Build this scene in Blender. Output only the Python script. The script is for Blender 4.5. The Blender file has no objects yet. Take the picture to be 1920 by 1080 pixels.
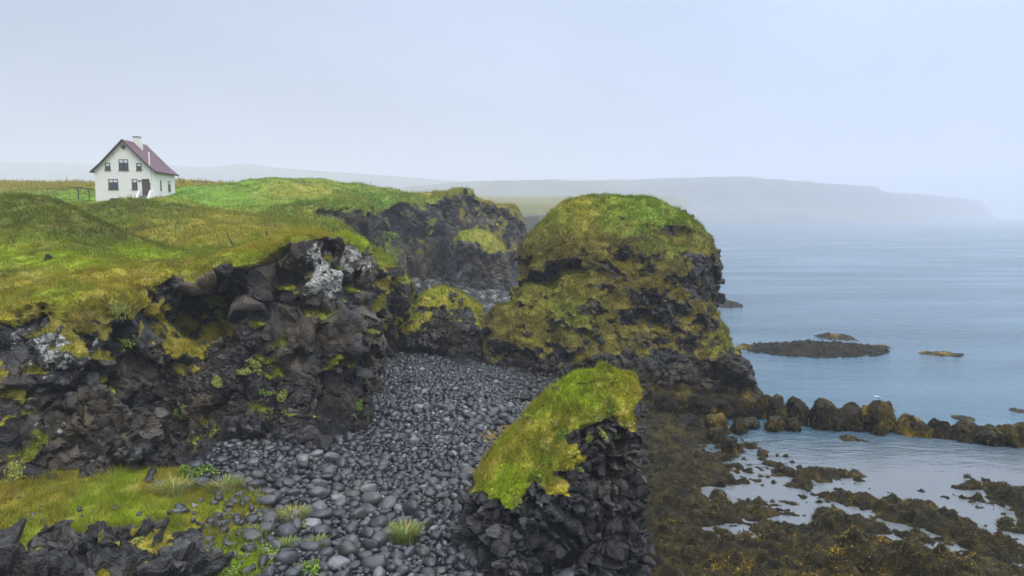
import bpy, math, random
import numpy as np
from mathutils import Vector, Matrix, Euler
R = math.radians
rng = np.random.default_rng(7)
random.seed(7)
scene = bpy.context.scene
COL = scene.collection
F32 = np.float32

# ---------------------------------------------------------------- camera
CAM_H, FPX, HOR = 12.0, 1400.0, 405.0
TH = math.atan((540 - HOR) / FPX)
cam_d = bpy.data.cameras.new('camera')
cam = bpy.data.objects.new('camera', cam_d); COL.objects.link(cam)
cam.location = (0, 0, CAM_H); cam.rotation_euler = (math.pi / 2 - TH, 0, 0)
cam_d.sensor_width = 36.0; cam_d.lens = 36.0 * FPX / 1920.0
cam_d.clip_start = 0.2; cam_d.clip_end = 8000
scene.camera = cam
CT, ST = math.cos(TH), math.sin(TH)

def ray(px, py):
    a = (px - 960) / FPX; b = (540 - py) / FPX
    return a, CT + b * ST, -ST + b * CT
def P(px, py, Y):
    """point of the place seen at a photo pixel, at ground distance Y"""
    a, y, z = ray(px, py); t = Y / y
    return (a * t, Y, CAM_H + z * t)
def G(px, py, z=0.0):
    a, y, zz = ray(px, py); t = (z - CAM_H) / zz
    return (a * t, y * t, z)
def XATY(px, Y, z):
    return (px - 960) / FPX * (Y * CT + (CAM_H - z) * ST)

# ---------------------------------------------------------------- sky, sun, exposure
SUN_EL, SUN_AZ = R(58), R(150)          # azimuth measured from +Y towards +X
world = bpy.data.worlds.new('World'); scene.world = world
world.use_nodes = True
wn, wl = world.node_tree.nodes, world.node_tree.links
wn.clear()
wo = wn.new('ShaderNodeOutputWorld'); bg = wn.new('ShaderNodeBackground')
bg.inputs['Strength'].default_value = 0.1
sky = wn.new('ShaderNodeTexSky'); sky.sky_type = 'NISHITA'; sky.sun_disc = False
sky.sun_elevation = SUN_EL; sky.sun_rotation = SUN_AZ
sky.air_density = 1.0; sky.dust_density = 3.0
tc = wn.new('ShaderNodeTexCoord')
sep = wn.new('ShaderNodeSeparateXYZ'); wl.new(tc.outputs['Generated'], sep.inputs[0])
rz = wn.new('ShaderNodeValToRGB'); wl.new(sep.outputs['Z'], rz.inputs[0])
cr = rz.color_ramp                        # overcast: brighter overhead than at the horizon
cr.elements[0].position = 0.0; cr.elements[0].color = (.124, .145, .192, 1)
e = cr.elements.new(0.10); e.color = (.130, .152, .202, 1)
e = cr.elements.new(0.28); e.color = (.134, .159, .216, 1)
cr.elements[-1].position = 0.75; cr.elements[-1].color = (.66, .71, .77, 1)
cmap = wn.new('ShaderNodeMapping'); wl.new(tc.outputs['Generated'], cmap.inputs[0])
cmap.inputs["Scale"].default_value = (1.5, 1.5, 3.2)
cn = wn.new('ShaderNodeTexNoise'); wl.new(cmap.outputs[0], cn.inputs['Vector'])
cn.inputs['Scale'].default_value = 1.15; cn.inputs['Detail'].default_value = 6; cn.inputs['Roughness'].default_value = .5
cn.inputs['Distortion'].default_value = .3
cr2 = wn.new('ShaderNodeMapRange'); wl.new(cn.outputs['Fac'], cr2.inputs['Value'])
cr2.inputs['From Min'].default_value = .3; cr2.inputs['From Max'].default_value = .7
cr2.inputs["To Min"].default_value = 24.0; cr2.inputs["To Max"].default_value = 34.5
# the cloud is brighter over the sea (+x) than inland
sx = wn.new('ShaderNodeMapRange'); wl.new(sep.outputs['X'], sx.inputs['Value'])
sx.inputs['From Min'].default_value = -.6; sx.inputs['From Max'].default_value = .6
sx.inputs['To Min'].default_value = .76; sx.inputs['To Max'].default_value = 1.26
mm = wn.new('ShaderNodeMath'); mm.operation = 'MULTIPLY'
wl.new(cr2.outputs[0], mm.inputs[0]); wl.new(sx.outputs[0], mm.inputs[1])
cv = wn.new('ShaderNodeVectorMath'); cv.operation = 'SCALE'
wl.new(rz.outputs['Color'], cv.inputs[0]); wl.new(mm.outputs[0], cv.inputs['Scale'])
wm = wn.new('ShaderNodeMix'); wm.data_type = 'RGBA'; wm.inputs['Factor'].default_value = 0.9
wl.new(sky.outputs[0], wm.inputs['A']); wl.new(cv.outputs[0], wm.inputs['B'])
wl.new(wm.outputs['Result'], bg.inputs['Color']); wl.new(bg.outputs[0], wo.inputs['Surface'])

sun_d = bpy.data.lights.new('sun', 'SUN'); sun_d.energy = 1.5; sun_d.angle = R(30); sun_d.color = (1.0, .95, .87)
sun = bpy.data.objects.new('sun', sun_d); COL.objects.link(sun)
sdir = Vector((math.sin(SUN_AZ) * math.cos(SUN_EL), math.cos(SUN_AZ) * math.cos(SUN_EL), math.sin(SUN_EL)))
sun.rotation_euler = sdir.to_track_quat('Z', 'Y').to_euler(); sun.location = (0, -20, 60)
vs = scene.view_settings
scene.display_settings.display_device = 'sRGB'
vs.view_transform = 'Standard'; vs.look = 'None'; vs.exposure = 0.36; vs.gamma = 1.0
cy = scene.cycles
cy.max_bounces = 6; cy.diffuse_bounces = 3; cy.glossy_bounces = 2; cy.transmission_bounces = 2
cy.volume_bounces = 1; cy.transparent_max_bounces = 4
cy.use_denoising = True; cy.sample_clamp_indirect = 6.0

# ---------------------------------------------------------------- noise
def hash3(i, j, k, s):
    h = (i.astype(np.int64) * 374761393 + j.astype(np.int64) * 668265263 + k.astype(np.int64) * 2147483647 + s * 974634777) & 0xffffffff
    h = ((h ^ (h >> 13)) * 1274126177) & 0xffffffff
    h = ((h ^ (h >> 16)) * 2246822519) & 0xffffffff
    return h ^ (h >> 15)
def h01(h, k=0):
    h = ((h + k * 2654435761) * 2654435761) & 0xffffffff
    h = ((h ^ (h >> 15)) * 2246822519) & 0xffffffff
    return ((h ^ (h >> 13)) & 0xffff).astype(F32) / 65535.0
def vnoise(p, s=0):
    i = np.floor(p).astype(np.int64); f = (p - i).astype(F32); u = f * f * (3 - 2 * f)
    out = 0
    for a in (0, 1):
        wx = u[:, 0] if a else 1 - u[:, 0]
        for b in (0, 1):
            wy = u[:, 1] if b else 1 - u[:, 1]
            for c in (0, 1):
                wz = u[:, 2] if c else 1 - u[:, 2]
                out = out + wx * wy * wz * (hash3(i[:, 0] + a, i[:, 1] + b, i[:, 2] + c, s) & 0xffff) / 32767.5
    return (out - 1).astype(F32)
def fbm(p, s=0, octv=4, gain=.5):
    p = np.asarray(p, F32); out = 0; a = 1.0; t = 0
    for o in range(octv):
        out = out + a * vnoise(p * (2.03 ** o) + 17.3 * o, s + o); t += a; a *= gain
    return out / t * 1.6
def fbm2(x, y, s=0, octv=4, gain=.5):
    x = np.asarray(x, float); p = np.stack([x.ravel(), np.asarray(y, float).ravel(), np.full(x.size, 3.7)], -1)
    return fbm(p, s, octv, gain).reshape(x.shape)
def sstep(a, b, x):
    t = np.clip((x - a) / (b - a), 0, 1); return t * t * (3 - 2 * t)
def voro(p, s=0, jit=.9):
    p = np.asarray(p, F32); base = np.floor(p).astype(np.int64)
    n = len(p); f1 = np.full(n, 9, F32); f2 = np.full(n, 9, F32)
    cid = np.zeros(n, np.int64); rel = np.zeros((n, 3), F32)
    for a in (-1, 0, 1):
        for b in (-1, 0, 1):
            for c in (-1, 0, 1):
                q = base + np.array([a, b, c])
                h = hash3(q[:, 0], q[:, 1], q[:, 2], s)
                sp = q + .5 + jit * (np.stack([h01(h, 1), h01(h, 2), h01(h, 3)], -1) - .5)
                d = (p - sp).astype(F32); dd = np.sqrt((d * d).sum(1))
                m = dd < f1
                f2 = np.where(m, f1, np.minimum(f2, dd))
                f1 = np.where(m, dd, f1); cid = np.where(m, h, cid); rel = np.where(m[:, None], d, rel)
    return f1, f2, cid, rel

# ---------------------------------------------------------------- fields
def tps(pts, vals, lam=.02):
    pts = np.asarray(pts, float); n = len(pts); sc = 30.0
    q = pts / sc
    def ker(d2): return .5 * d2 * np.log(d2 + 1e-9)
    d2 = ((q[:, None] - q[None]) ** 2).sum(-1)
    A = np.zeros((n + 3, n + 3)); A[:n, :n] = ker(d2) + lam * np.eye(n)
    A[:n, n] = 1; A[:n, n + 1:] = q; A[n:, :n] = A[:n, n:].T
    w = np.linalg.solve(A, np.r_[vals, 0, 0, 0])
    def f(x, y):
        sh = np.shape(x); X = np.ravel(x) / sc; Y = np.ravel(y) / sc
        out = w[n] + w[n + 1] * X + w[n + 2] * Y
        for k in range(n):
            out = out + w[k] * ker((X - q[k, 0]) ** 2 + (Y - q[k, 1]) ** 2)
        return out.reshape(sh)
    return f
def poly_sdf(poly, X, Y):
    """signed distance, negative inside"""
    poly = np.asarray(poly, float); d = np.full(X.shape, 1e9); ins = np.zeros(X.shape, bool)
    for i in range(len(poly)):
        ax, ay = poly[i]; bx, by = poly[(i + 1) % len(poly)]
        ex, ey = bx - ax, by - ay; wx, wy = X - ax, Y - ay
        t = np.clip((wx * ex + wy * ey) / (ex * ex + ey * ey + 1e-12), 0, 1)
        d = np.minimum(d, (wx - ex * t) ** 2 + (wy - ey * t) ** 2)
        c = (ay <= Y) != (by <= Y)
        with np.errstate(divide='ignore', invalid='ignore'):
            xi = ax + (Y - ay) * ex / (ey if ey != 0 else 1e-12)
        ins ^= c & (X < xi)
    d = np.sqrt(d)
    return np.where(ins, -d, d).astype(F32)
def smax(a, b, k):
    h = np.clip(.5 + .5 * (a - b) / k, 0, 1); return b + (a - b) * h + k * h * (1 - h)
def smin(a, b, k): return -smax(-a, -b, k)

def surface_nets(f, org, h):
    nx, ny, nz = f.shape; s = f < 0
    c = [s[a:nx - 1 + a, b:ny - 1 + b, d:nz - 1 + d] for a in (0, 1) for b in (0, 1) for d in (0, 1)]
    anyv = c[0].copy(); allv = c[0].copy()
    for q in c[1:]: anyv |= q; allv &= q
    act = np.argwhere(anyv & ~allv)
    idx = np.full((nx - 1, ny - 1, nz - 1), -1, np.int64); idx[tuple(act.T)] = np.arange(len(act))
    offs = np.array([(a, b, d) for a in (0, 1) for b in (0, 1) for d in (0, 1)])
    val = np.stack([f[act[:, 0] + o[0], act[:, 1] + o[1], act[:, 2] + o[2]] for o in offs], 1)
    acc = np.zeros((len(act), 3)); cnt = np.zeros(len(act))
    for i in range(8):
        for j in range(i + 1, 8):
            if np.abs(offs[i] - offs[j]).sum() != 1: continue
            va, vb = val[:, i], val[:, j]; m = (va < 0) != (vb < 0)
            t = np.where(m, va / np.where(m, va - vb, 1), 0)
            acc += np.where(m[:, None], offs[i] + (offs[j] - offs[i]) * t[:, None], 0); cnt += m
    v = (act + acc / cnt[:, None]) * h + org
    quads = []
    for ax in range(3):
        o1, o2 = [(1, 2), (2, 0), (0, 1)][ax]
        sl0 = [slice(None)] * 3; sl1 = [slice(None)] * 3
        sl0[ax] = slice(0, -1); sl1[ax] = slice(1, None)
        a, b = s[tuple(sl0)], s[tuple(sl1)]
        e = np.argwhere(a != b)
        ok = (e[:, o1] > 0) & (e[:, o2] > 0) & (e[:, o1] < f.shape[o1] - 1) & (e[:, o2] < f.shape[o2] - 1)
        e = e[ok]; flip = b[tuple(e.T)]
        d1 = np.zeros(3, int); d1[o1] = 1; d2 = np.zeros(3, int); d2[o2] = 1
        q = np.stack([idx[tuple((e - d1 - d2).T)], idx[tuple((e - d2).T)], idx[tuple(e.T)], idx[tuple((e - d1).T)]], 1)
        q[flip] = q[flip][:, ::-1]; quads.append(q)
    q = np.concatenate(quads); q = q[(q >= 0).all(1)]
    return v.astype(np.float64), q

def vnormals(v, q):
    n = np.zeros_like(v)
    a = v[q[:, 2]] - v[q[:, 0]]; b = v[q[:, -1]] - v[q[:, 1]]
    if q.shape[1] == 3: a = v[q[:, 1]] - v[q[:, 0]]; b = v[q[:, 2]] - v[q[:, 0]]
    fn = np.cross(a, b)
    for k in range(q.shape[1]):
        for ax in range(3): n[:, ax] += np.bincount(q[:, k], fn[:, ax], len(v))
    return n / (np.linalg.norm(n, axis=1, keepdims=True) + 1e-12)
def compact(v, q, keep, attrs=None):
    q = q[keep]; used = np.zeros(len(v), bool); used[q.ravel()] = True
    mp = np.cumsum(used) - 1
    at = {k: a[used] for k, a in (attrs or {}).items()}
    return v[used], mp[q], at

# ---------------------------------------------------------------- scene helpers
def mesh_obj(name, v, faces, mat, parent=None, origin=None, smooth=True, attrs=None):
    """faces: (n,3) or (n,4) array, or list of tuples"""
    v = np.asarray(v, float)
    o3 = np.zeros(3) if origin is None else np.asarray(origin, float)
    me = bpy.data.meshes.new(name)
    if isinstance(faces, np.ndarray):
        n, k = faces.shape
        me.vertices.add(len(v)); me.vertices.foreach_set('co', (v - o3).astype(F32).ravel())
        me.loops.add(n * k); me.loops.foreach_set('vertex_index', faces.astype(np.int32).ravel())
        me.polygons.add(n); me.polygons.foreach_set('loop_start', np.arange(0, n * k, k, dtype=np.int32))
        me.update(calc_edges=True); me.validate()
    else:
        me.from_pydata((v - o3).tolist(), [], [list(f) for f in faces]); me.update()
    me.polygons.foreach_set('use_smooth', np.full(len(me.polygons), smooth, bool))
    for k, a in (attrs or {}).items():
        if a.ndim == 2:
            at = me.attributes.new(k, 'FLOAT_COLOR', 'POINT')
            at.data.foreach_set('color', np.c_[a[:, :3], np.ones(len(a))].astype(F32).ravel())
        else:
            at = me.attributes.new(k, 'FLOAT', 'POINT'); at.data.foreach_set('value', a.astype(F32))
    if mat: me.materials.append(mat)
    o = bpy.data.objects.new(name, me); COL.objects.link(o)
    if parent is not None:
        o.parent = parent
        o.location = Vector(o3) - parent.location if origin is not None else (0, 0, 0)
        if origin is None: pass
    elif origin is not None: o.location = o3
    return o
def tag(o, label=None, cat=None, group=None, kind=None):
    if label: o['label'] = label
    if cat: o['category'] = cat
    if group: o['group'] = group
    if kind: o['kind'] = kind
    return o
def empty(name, loc, label=None, cat=None, group=None, rz=0):
    o = bpy.data.objects.new(name, None); COL.objects.link(o)
    o.location = loc; o.rotation_euler = (0, 0, rz); o.empty_display_size = .3
    return tag(o, label, cat, group)
def copy_tree(o, parent=None):
    c = o.copy(); COL.objects.link(c)
    if parent is not None: c.parent = parent
    for ch in list(o.children): copy_tree(ch, c)
    return c

# ---------------------------------------------------------------- materials
def new_mat(name):
    m = bpy.data.materials.new(name); m.use_nodes = True
    nt = m.node_tree; b = nt.nodes['Principled BSDF']
    return m, nt, b
def nd(nt, t, **kw):
    n = nt.nodes.new(t)
    for k, v in kw.items():
        if k in n.inputs: n.inputs[k].default_value = v
        else: setattr(n, k, v)
    return n
def ramp(nt, fac, stops):
    r = nt.nodes.new('ShaderNodeValToRGB'); nt.links.new(fac, r.inputs[0]); c = r.color_ramp
    while len(c.elements) < len(stops): c.elements.new(.5)
    for el, (p, col) in zip(c.elements, stops):
        el.position = p; el.color = (*col, 1)
    return r
def mix(nt, fac, a, b, mode='MIX'):
    m = nt.nodes.new('ShaderNodeMix'); m.data_type = 'RGBA'; m.blend_type = mode
    for s, v in (('Factor', fac), ('A', a), ('B', b)):
        if isinstance(v, (int, float)): m.inputs[s].default_value = v
        elif isinstance(v, tuple): m.inputs[s].default_value = (*v, 1)
        else: nt.links.new(v, m.inputs[s])
    return m.outputs['Result']
def math_n(nt, op, a, b=0.0, clamp=False):
    m = nt.nodes.new('ShaderNodeMath'); m.operation = op; m.use_clamp = clamp
    for i, v in enumerate((a, b)):
        if isinstance(v, (int, float)): m.inputs[i].default_value = v
        else: nt.links.new(v, m.inputs[i])
    return m.outputs[0]
def noise(nt, vec, scale, detail=4, rough=.55, dist=0):
    n = nd(nt, 'ShaderNodeTexNoise', Scale=scale, Detail=detail, Roughness=rough, Distortion=dist)
    nt.links.new(vec, n.inputs['Vector']); return n.outputs['Fac']
def plain(name, col, rough=.7, metallic=0, var=.12, scale=6.0):
    m, nt, b = new_mat(name)
    g = nd(nt, 'ShaderNodeNewGeometry')
    n = noise(nt, g.outputs['Position'], scale)
    lo = tuple(max(0, c * (1 - var)) for c in col); hi = tuple(min(1, c * (1 + var)) for c in col)
    r = ramp(nt, n, [(.3, lo), (.7, hi)])
    nt.links.new(r.outputs[0], b.inputs['Base Color'])
    b.inputs['Roughness'].default_value = rough; b.inputs['Metallic'].default_value = metallic
    return m

def terrain_mat(name, rock=((.009, .009, .010), (.028, .028, .029), (.068, .066, .063)), brown=(.060, .045, .028),
                brown_amt=.85, s=1.0, rough=.58, lichen=True, bump=.7):
    """basalt with brown earth, pale lichen (attribute) and turf colour (attributes gcol, grass)"""
    m, nt, b = new_mat(name); L = nt.links
    g = nd(nt, 'ShaderNodeNewGeometry'); pos = g.outputs['Position']
    n1 = noise(nt, pos, .9 * s, 6, .62); n2 = noise(nt, pos, 6 * s, 5, .6); n3 = noise(nt, pos, .35 * s, 4, .5)
    vor = nd(nt, 'ShaderNodeTexVoronoi', Scale=2.6 * s); L.new(pos, vor.inputs['Vector'])
    rr = ramp(nt, math_n(nt, 'ADD', math_n(nt, 'MULTIPLY', n2, .6), math_n(nt, 'MULTIPLY', n1, .4)),
              [(.36, rock[0]), (.52, rock[1]), (.70, rock[2])])
    bw = nd(nt, 'ShaderNodeRGBToBW'); L.new(vor.outputs['Color'], bw.inputs[0])
    col = mix(nt, .55, rr.outputs[0], mix(nt, .5, rr.outputs[0], bw.outputs[0], 'OVERLAY'))
    col = mix(nt, .45, col, rr.outputs[0])
    bf = ramp(nt, n3, [(.45, (0, 0, 0)), (.62, (1, 1, 1))])
    col = mix(nt, math_n(nt, 'MULTIPLY', bf.outputs[0], brown_amt), col, brown)
    a = nd(nt, 'ShaderNodeAttribute', attribute_name='tone')
    tr = ramp(nt, a.outputs['Fac'], [(.2, (.45, .45, .46)), (.5, (.9, .9, .9)), (.85, (1.9, 1.88, 1.85))])
    col = mix(nt, 1.0, col, tr.outputs[0], 'MULTIPLY')
    if lichen:
        la = nd(nt, 'ShaderNodeAttribute', attribute_name='lichen')
        ln = math_n(nt, 'ADD', noise(nt, pos, 2.2 * s, 8, .72), math_n(nt, 'MULTIPLY', la.outputs['Fac'], .45))
        lf = ramp(nt, ln, [(.72, (0, 0, 0)), (.80, (1, 1, 1))])
        lc = ramp(nt, noise(nt, pos, 9 * s, 3), [(.35, (.12, .12, .10)), (.65, (.46, .46, .43))])
        col = mix(nt, lf.outputs[0], col, lc.outputs[0])
    ga = nd(nt, 'ShaderNodeAttribute', attribute_name='grass'); gc = nd(nt, 'ShaderNodeAttribute', attribute_name='gcol')
    gv = noise(nt, pos, 14 * s, 4, .7)
    gcol = mix(nt, .75, gc.outputs['Color'], mix(nt, 1.0, gc.outputs['Color'], ramp(nt, gv, [(.3, (.45, .45, .45)), (.7, (1.5, 1.45, 1.3))]).outputs[0], 'MULTIPLY'))
    gf = ramp(nt, math_n(nt, 'ADD', ga.outputs['Fac'], math_n(nt, 'MULTIPLY', math_n(nt, 'SUBTRACT', noise(nt, pos, 7 * s, 5, .65), .5), .9)), [(.42, (0, 0, 0)), (.56, (1, 1, 1))])
    col = mix(nt, gf.outputs[0], col, gcol)
    L.new(col, b.inputs['Base Color'])
    rg = mix(nt, gf.outputs[0], (rough,) * 3, (.9,) * 3); L.new(rg, b.inputs['Roughness'])
    b.inputs['Specular IOR Level'].default_value = .26
    bn = nd(nt, 'ShaderNodeBump', Strength=bump, Distance=.05 / s)
    vb = nd(nt, 'ShaderNodeTexVoronoi', Scale=5.5 * s, feature='DISTANCE_TO_EDGE'); L.new(pos, vb.inputs['Vector'])
    hh = math_n(nt, 'ADD', noise(nt, pos, 10 * s, 6, .65), math_n(nt, 'MULTIPLY', math_n(nt, 'MINIMUM', vb.outputs['Distance'], .15), 3.0))
    L.new(hh, bn.inputs['Height']); L.new(bn.outputs[0], b.inputs['Normal'])
    return m
def blade_mat(name, trans=.35):
    m, nt, b = new_mat(name)
    a = nd(nt, 'ShaderNodeAttribute', attribute_name='gcol')
    nt.links.new(a.outputs['Color'], b.inputs['Base Color'])
    b.inputs['Roughness'].default_value = .75; b.inputs['Specular IOR Level'].default_value = .15
    t = nd(nt, 'ShaderNodeBsdfTranslucent'); nt.links.new(a.outputs['Color'], t.inputs['Color'])
    mx = nd(nt, 'ShaderNodeMixShader'); mx.inputs[0].default_value = trans
    nt.links.new(b.outputs[0], mx.inputs[1]); nt.links.new(t.outputs[0], mx.inputs[2])
    nt.links.new(mx.outputs[0], nt.nodes['Material Output'].inputs['Surface'])
    return m

M_near = terrain_mat('basalt_near')
M_stack = terrain_mat('basalt_columns', brown_amt=.25)
M_big = terrain_mat('basalt_mossy', brown_amt=.7, s=.7, brown=(.040, .030, .014))
M_far = terrain_mat('basalt_far', s=.45, brown_amt=.85, brown=(.075, .055, .027))
M_blade = blade_mat('grass_blade')

# ---------------------------------------------------------------- turf colour
GREEN, LIME, OLIVE, GOLD, STRAW, FIELD, RUST = [np.array(c) for c in (
    (.125, .170, .009), (.225, .300, .008), (.058, .064, .009), (.275, .235, .020), (.38, .32, .10), (.125, .230, .018), (.150, .105, .018))]
def turf(p, gold=0.0, lime=0.0, field=0.0, seed=3, sc=1.0):
    """gold/lime/field: arrays or scalars shifting the mix"""
    n1 = fbm(p / (5.5 * sc), seed, 3); n2 = fbm(p / (1.3 * sc), seed + 9, 3); n3 = fbm(p / (.35 * sc), seed + 19, 2)
    g = sstep(-.55, .75, n1 * .45 + n2 * .40 + n3 * .25 + gold * 1.5)[:, None]
    c = GREEN * (1 - g) + GOLD * g
    l = sstep(.0, .6, fbm(p / (2.6 * sc), seed + 30, 3) * .6 + n3 * .2 + lime * 1.4 - .2)[:, None]
    c = c * (1 - l) + LIME * l
    f = np.clip(np.zeros(len(p)) + field, 0, 1)[:, None]
    c = c * (1 - f) + (FIELD * (1 + .35 * n2[:, None])) * f
    o = sstep(.25, .9, fbm(p / (1.9 * sc), seed + 50, 3))[:, None] * .6 * (1 - f)
    c = c * (1 - o) + OLIVE * o
    ru = sstep(.3, .95, fbm(p / (1.1 * sc), seed + 70, 3) + .2 * gold)[:, None] * .45 * (1 - l)
    c = c * (1 - ru) + RUST * ru
    st = sstep(.25, .9, n3 + n2 * .4)[:, None] * .55 * g
    c = c * (1 - st) + STRAW * st
    return np.clip(c, 0, 1)

def blades(v, q, w, col, dens, hgt, wid, wind=(.5, .1), seed=0, cap=500000, lean=.5, droop=None, jit=.24):
    """loose triangles standing on a surface; returns verts, tris, colours"""
    r = np.random.default_rng(seed)
    if q.shape[1] == 4: t = np.concatenate([q[:, [0, 1, 2]], q[:, [0, 2, 3]]])
    else: t = q
    a, b, c = v[t[:, 0]], v[t[:, 1]], v[t[:, 2]]
    nrm = np.cross(b - a, c - a); ar = .5 * np.linalg.norm(nrm, axis=1)
    nrm = nrm / (2 * ar[:, None] + 1e-12)
    d = dens if np.isscalar(dens) else dens[t].mean(1)
    ww = ar * w[t].mean(1) * d
    n = int(min(cap, ww.sum()))
    if n < 1: return np.zeros((0, 3)), np.zeros((0, 3), int), np.zeros((0, 3))
    k = np.searchsorted(np.cumsum(ww) / ww.sum(), r.random(n)).clip(0, len(t) - 1)
    u = r.random((n, 2)); m = u.sum(1) > 1; u[m] = 1 - u[m]
    p = a[k] + (b[k] - a[k]) * u[:, :1] + (c[k] - a[k]) * u[:, 1:]
    cc = col[t[k, 0]] * (1 - u.sum(1))[:, None] + col[t[k, 1]] * u[:, :1] + col[t[k, 2]] * u[:, 1:]
    cc = cc * np.clip(1 + jit * r.standard_normal((n, 1)), .35, 2.0)
    sw = r.random(n) < .12; cc[sw] = cc[sw] * .4 + STRAW * .6 * r.random((sw.sum(), 1)) * 1.1
    tus = np.clip(.95 + .9 * fbm(p / .55, seed + 500, 3), .35, 1.9)
    hh = tus * (hgt if np.isscalar(hgt) else hgt[t[k]].mean(1)) * np.clip(r.lognormal(0, .4, n), .4, 2.4)
    wd = (wid if np.isscalar(wid) else wid[t[k]].mean(1)) * (0.6 + .8 * r.random(n))
    an = r.random(n) * 6.283
    side = np.stack([np.cos(an), np.sin(an), 0 * an], -1) * wd[:, None] * .5
    up = nrm[k] * .45 + np.array([0, 0, .55])
    up = up / np.linalg.norm(up, axis=1, keepdims=True)
    ln = r.standard_normal((n, 3)) * lean * .6 + np.array([wind[0], wind[1], 0])
    tip = up + ln * (lean if True else 1); tip = tip / np.linalg.norm(tip, axis=1, keepdims=True)
    if droop is not None: tip = tip * .6 + np.array([0, 0, -droop]); 
    tip = p + tip * hh[:, None]
    base = p - nrm[k] * .02
    V = np.stack([base - side, base + side, tip], 1).reshape(-1, 3)
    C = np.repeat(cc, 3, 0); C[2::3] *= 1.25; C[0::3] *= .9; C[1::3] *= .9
    return V, np.arange(3 * n).reshape(-1, 3), np.clip(C, 0, .9)

def facet(v, n, scale, amp, seed, w=None, tilt=.9, rnd=.6, crack=.5, stretch=(1, 1, 1), dome=.22, cw=.15):
    """break a surface into tilted stone faces with gaps between"""
    wv = v + .10 * scale * np.stack([fbm(v / (scale * .9), seed + 60 + i, 2) for i in range(3)], -1)
    f1, f2, cid, rel = voro(wv / (scale * np.array(stretch)), seed)
    dr = np.stack([h01(cid, 11), h01(cid, 12), h01(cid, 13)], -1) - .5
    d = tilt * (rel * dr).sum(1) * 2 + rnd * (h01(cid, 14) - .5) - crack * (1 - sstep(.0, cw, f2 - f1)) - dome * f1 * f1
    if w is not None: d = d * w
    return v + n * (amp * d)[:, None], cid

def vox(bounds, h, fn):
    (x0, x1), (y0, y1), (z0, z1) = bounds
    xs = np.arange(x0, x1, h); ys = np.arange(y0, y1, h); zs = np.arange(z0, z1, h)
    return xs, ys, zs
def level_field(xs, ys, zs, levels, polys):
    X, Y = np.meshgrid(xs, ys, indexing='ij')
    sd = np.stack([poly_sdf(p, X, Y) for p in polys], 0)
    lv = np.asarray(levels, float)
    f = np.empty((len(xs), len(ys), len(zs)), F32)
    for k, z in enumerate(zs):
        i = int(np.clip(np.searchsorted(lv, z) - 1, 0, len(lv) - 2))
        t = float(np.clip((z - lv[i]) / (lv[i + 1] - lv[i]), 0, 1)); t = t * t * (3 - 2 * t) * .4 + t * .6
        f[:, :, k] = sd[i] * (1 - t) + sd[i + 1] * t
    return f, X, Y
def add_noise3(f, xs, ys, zs, terms, band=2.0):
    m = np.abs(f) < band; ii = np.argwhere(m)
    p = np.stack([xs[ii[:, 0]], ys[ii[:, 1]], zs[ii[:, 2]]], -1).astype(F32)
    d = 0
    for amp, sc, st, sd, oc in terms: d = d + amp * fbm(p / (sc * np.array(st, F32)), sd, oc)
    f[m] += d.astype(F32); return f
#@@MARK terrain
# ================================================================ LAND FORMS
# lip and foot of the cliff as (px, py, ground distance); profile: share of the way foot -> lip at 5 heights
S_, R_, G_ = (.0, .30, .58, .82, 1.0), (-.05, .36, .90, 1.08, 1.0), (.0, .12, .34, .65, 1.0)
CL = [((-350, 600, 29), (-350, 950, 25), S_), ((-100, 590, 29.5), (-100, 940, 25.5), S_), ((40, 578, 30), (40, 925, 26.2), S_),
      ((150, 558, 30.5), (150, 905, 27.2), S_), ((232, 545, 31.5), (255, 888, 28), S_), ((268, 538, 34), (345, 868, 28.8), (.0, .5, .8, .95, 1)),
      ((330, 522, 36.5), (425, 850, 31), R_), ((420, 498, 37), (500, 838, 32.5), R_), ((492, 470, 36.6), (555, 835, 33), (.0, .3, .75, 1.0, 1.0)),
      ((560, 448, 36), (612, 835, 33.4), S_), ((640, 440, 36.3), (670, 815, 34.8), S_), ((682, 447, 37.5), (696, 795, 36.2), (.0, .1, .2, .6, 1)),
      ((695, 468, 40), (704, 740, 40), (.0, .1, .3, .7, 1)), ((680, 480, 44), (690, 690, 46), S_), ((726, 497, 50), (712, 640, 52), G_),
      ((748, 512, 54), (771, 606, 57), G_), ((738, 500, 60), (762, 600, 64), G_), ((700, 450, 68), (740, 580, 72), S_),
      ((640, 425, 76), (700, 560, 82), S_), ((600, 405, 84), (680, 545, 92), S_), ((645, 386, 93), (700, 540, 102), (0, .35, .7, .95, 1)),
      ((700, 385, 98), (728, 535, 106), (0, .2, .5, .9, 1)), ((712, 404, 106), (755, 530, 116), G_), ((748, 400, 114), (775, 528, 122), G_), ((778, 392, 117), (790, 526, 120), (0, .3, .6, .9, 1)),
      ((838, 368, 121), (850, 530, 125), (0, .3, .7, .95, 1)), ((880, 362, 127), (900, 535, 125), (0, .1, .3, .6, 1)), ((874, 372, 142), (896, 530, 141), (0, .3, .7, .95, 1)),
      ((918, 376, 143), (960, 530, 139), (0, .2, .5, .9, 1)), ((955, 390, 150), (982, 510, 150), G_), ((940, 395, 200), (975, 480, 200), G_),
      ((840, 396, 330), (900, 425, 330), S_)]
LIP = np.array([P(*c[0]) for c in CL]); FOOT = np.array([P(*c[1]) for c in CL])
PROF = np.array([c[2] for c in CL])
FAR_CLOSE = [(-420, 400), (-420, 10), (-60, 10)]
def land_poly(k):
    q = FOOT[:, :2] + (LIP[:, :2] - FOOT[:, :2]) * PROF[:, k:k + 1]
    return [tuple(p) for p in q] + FAR_CLOSE
LAND = [land_poly(k) for k in range(5)]

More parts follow.
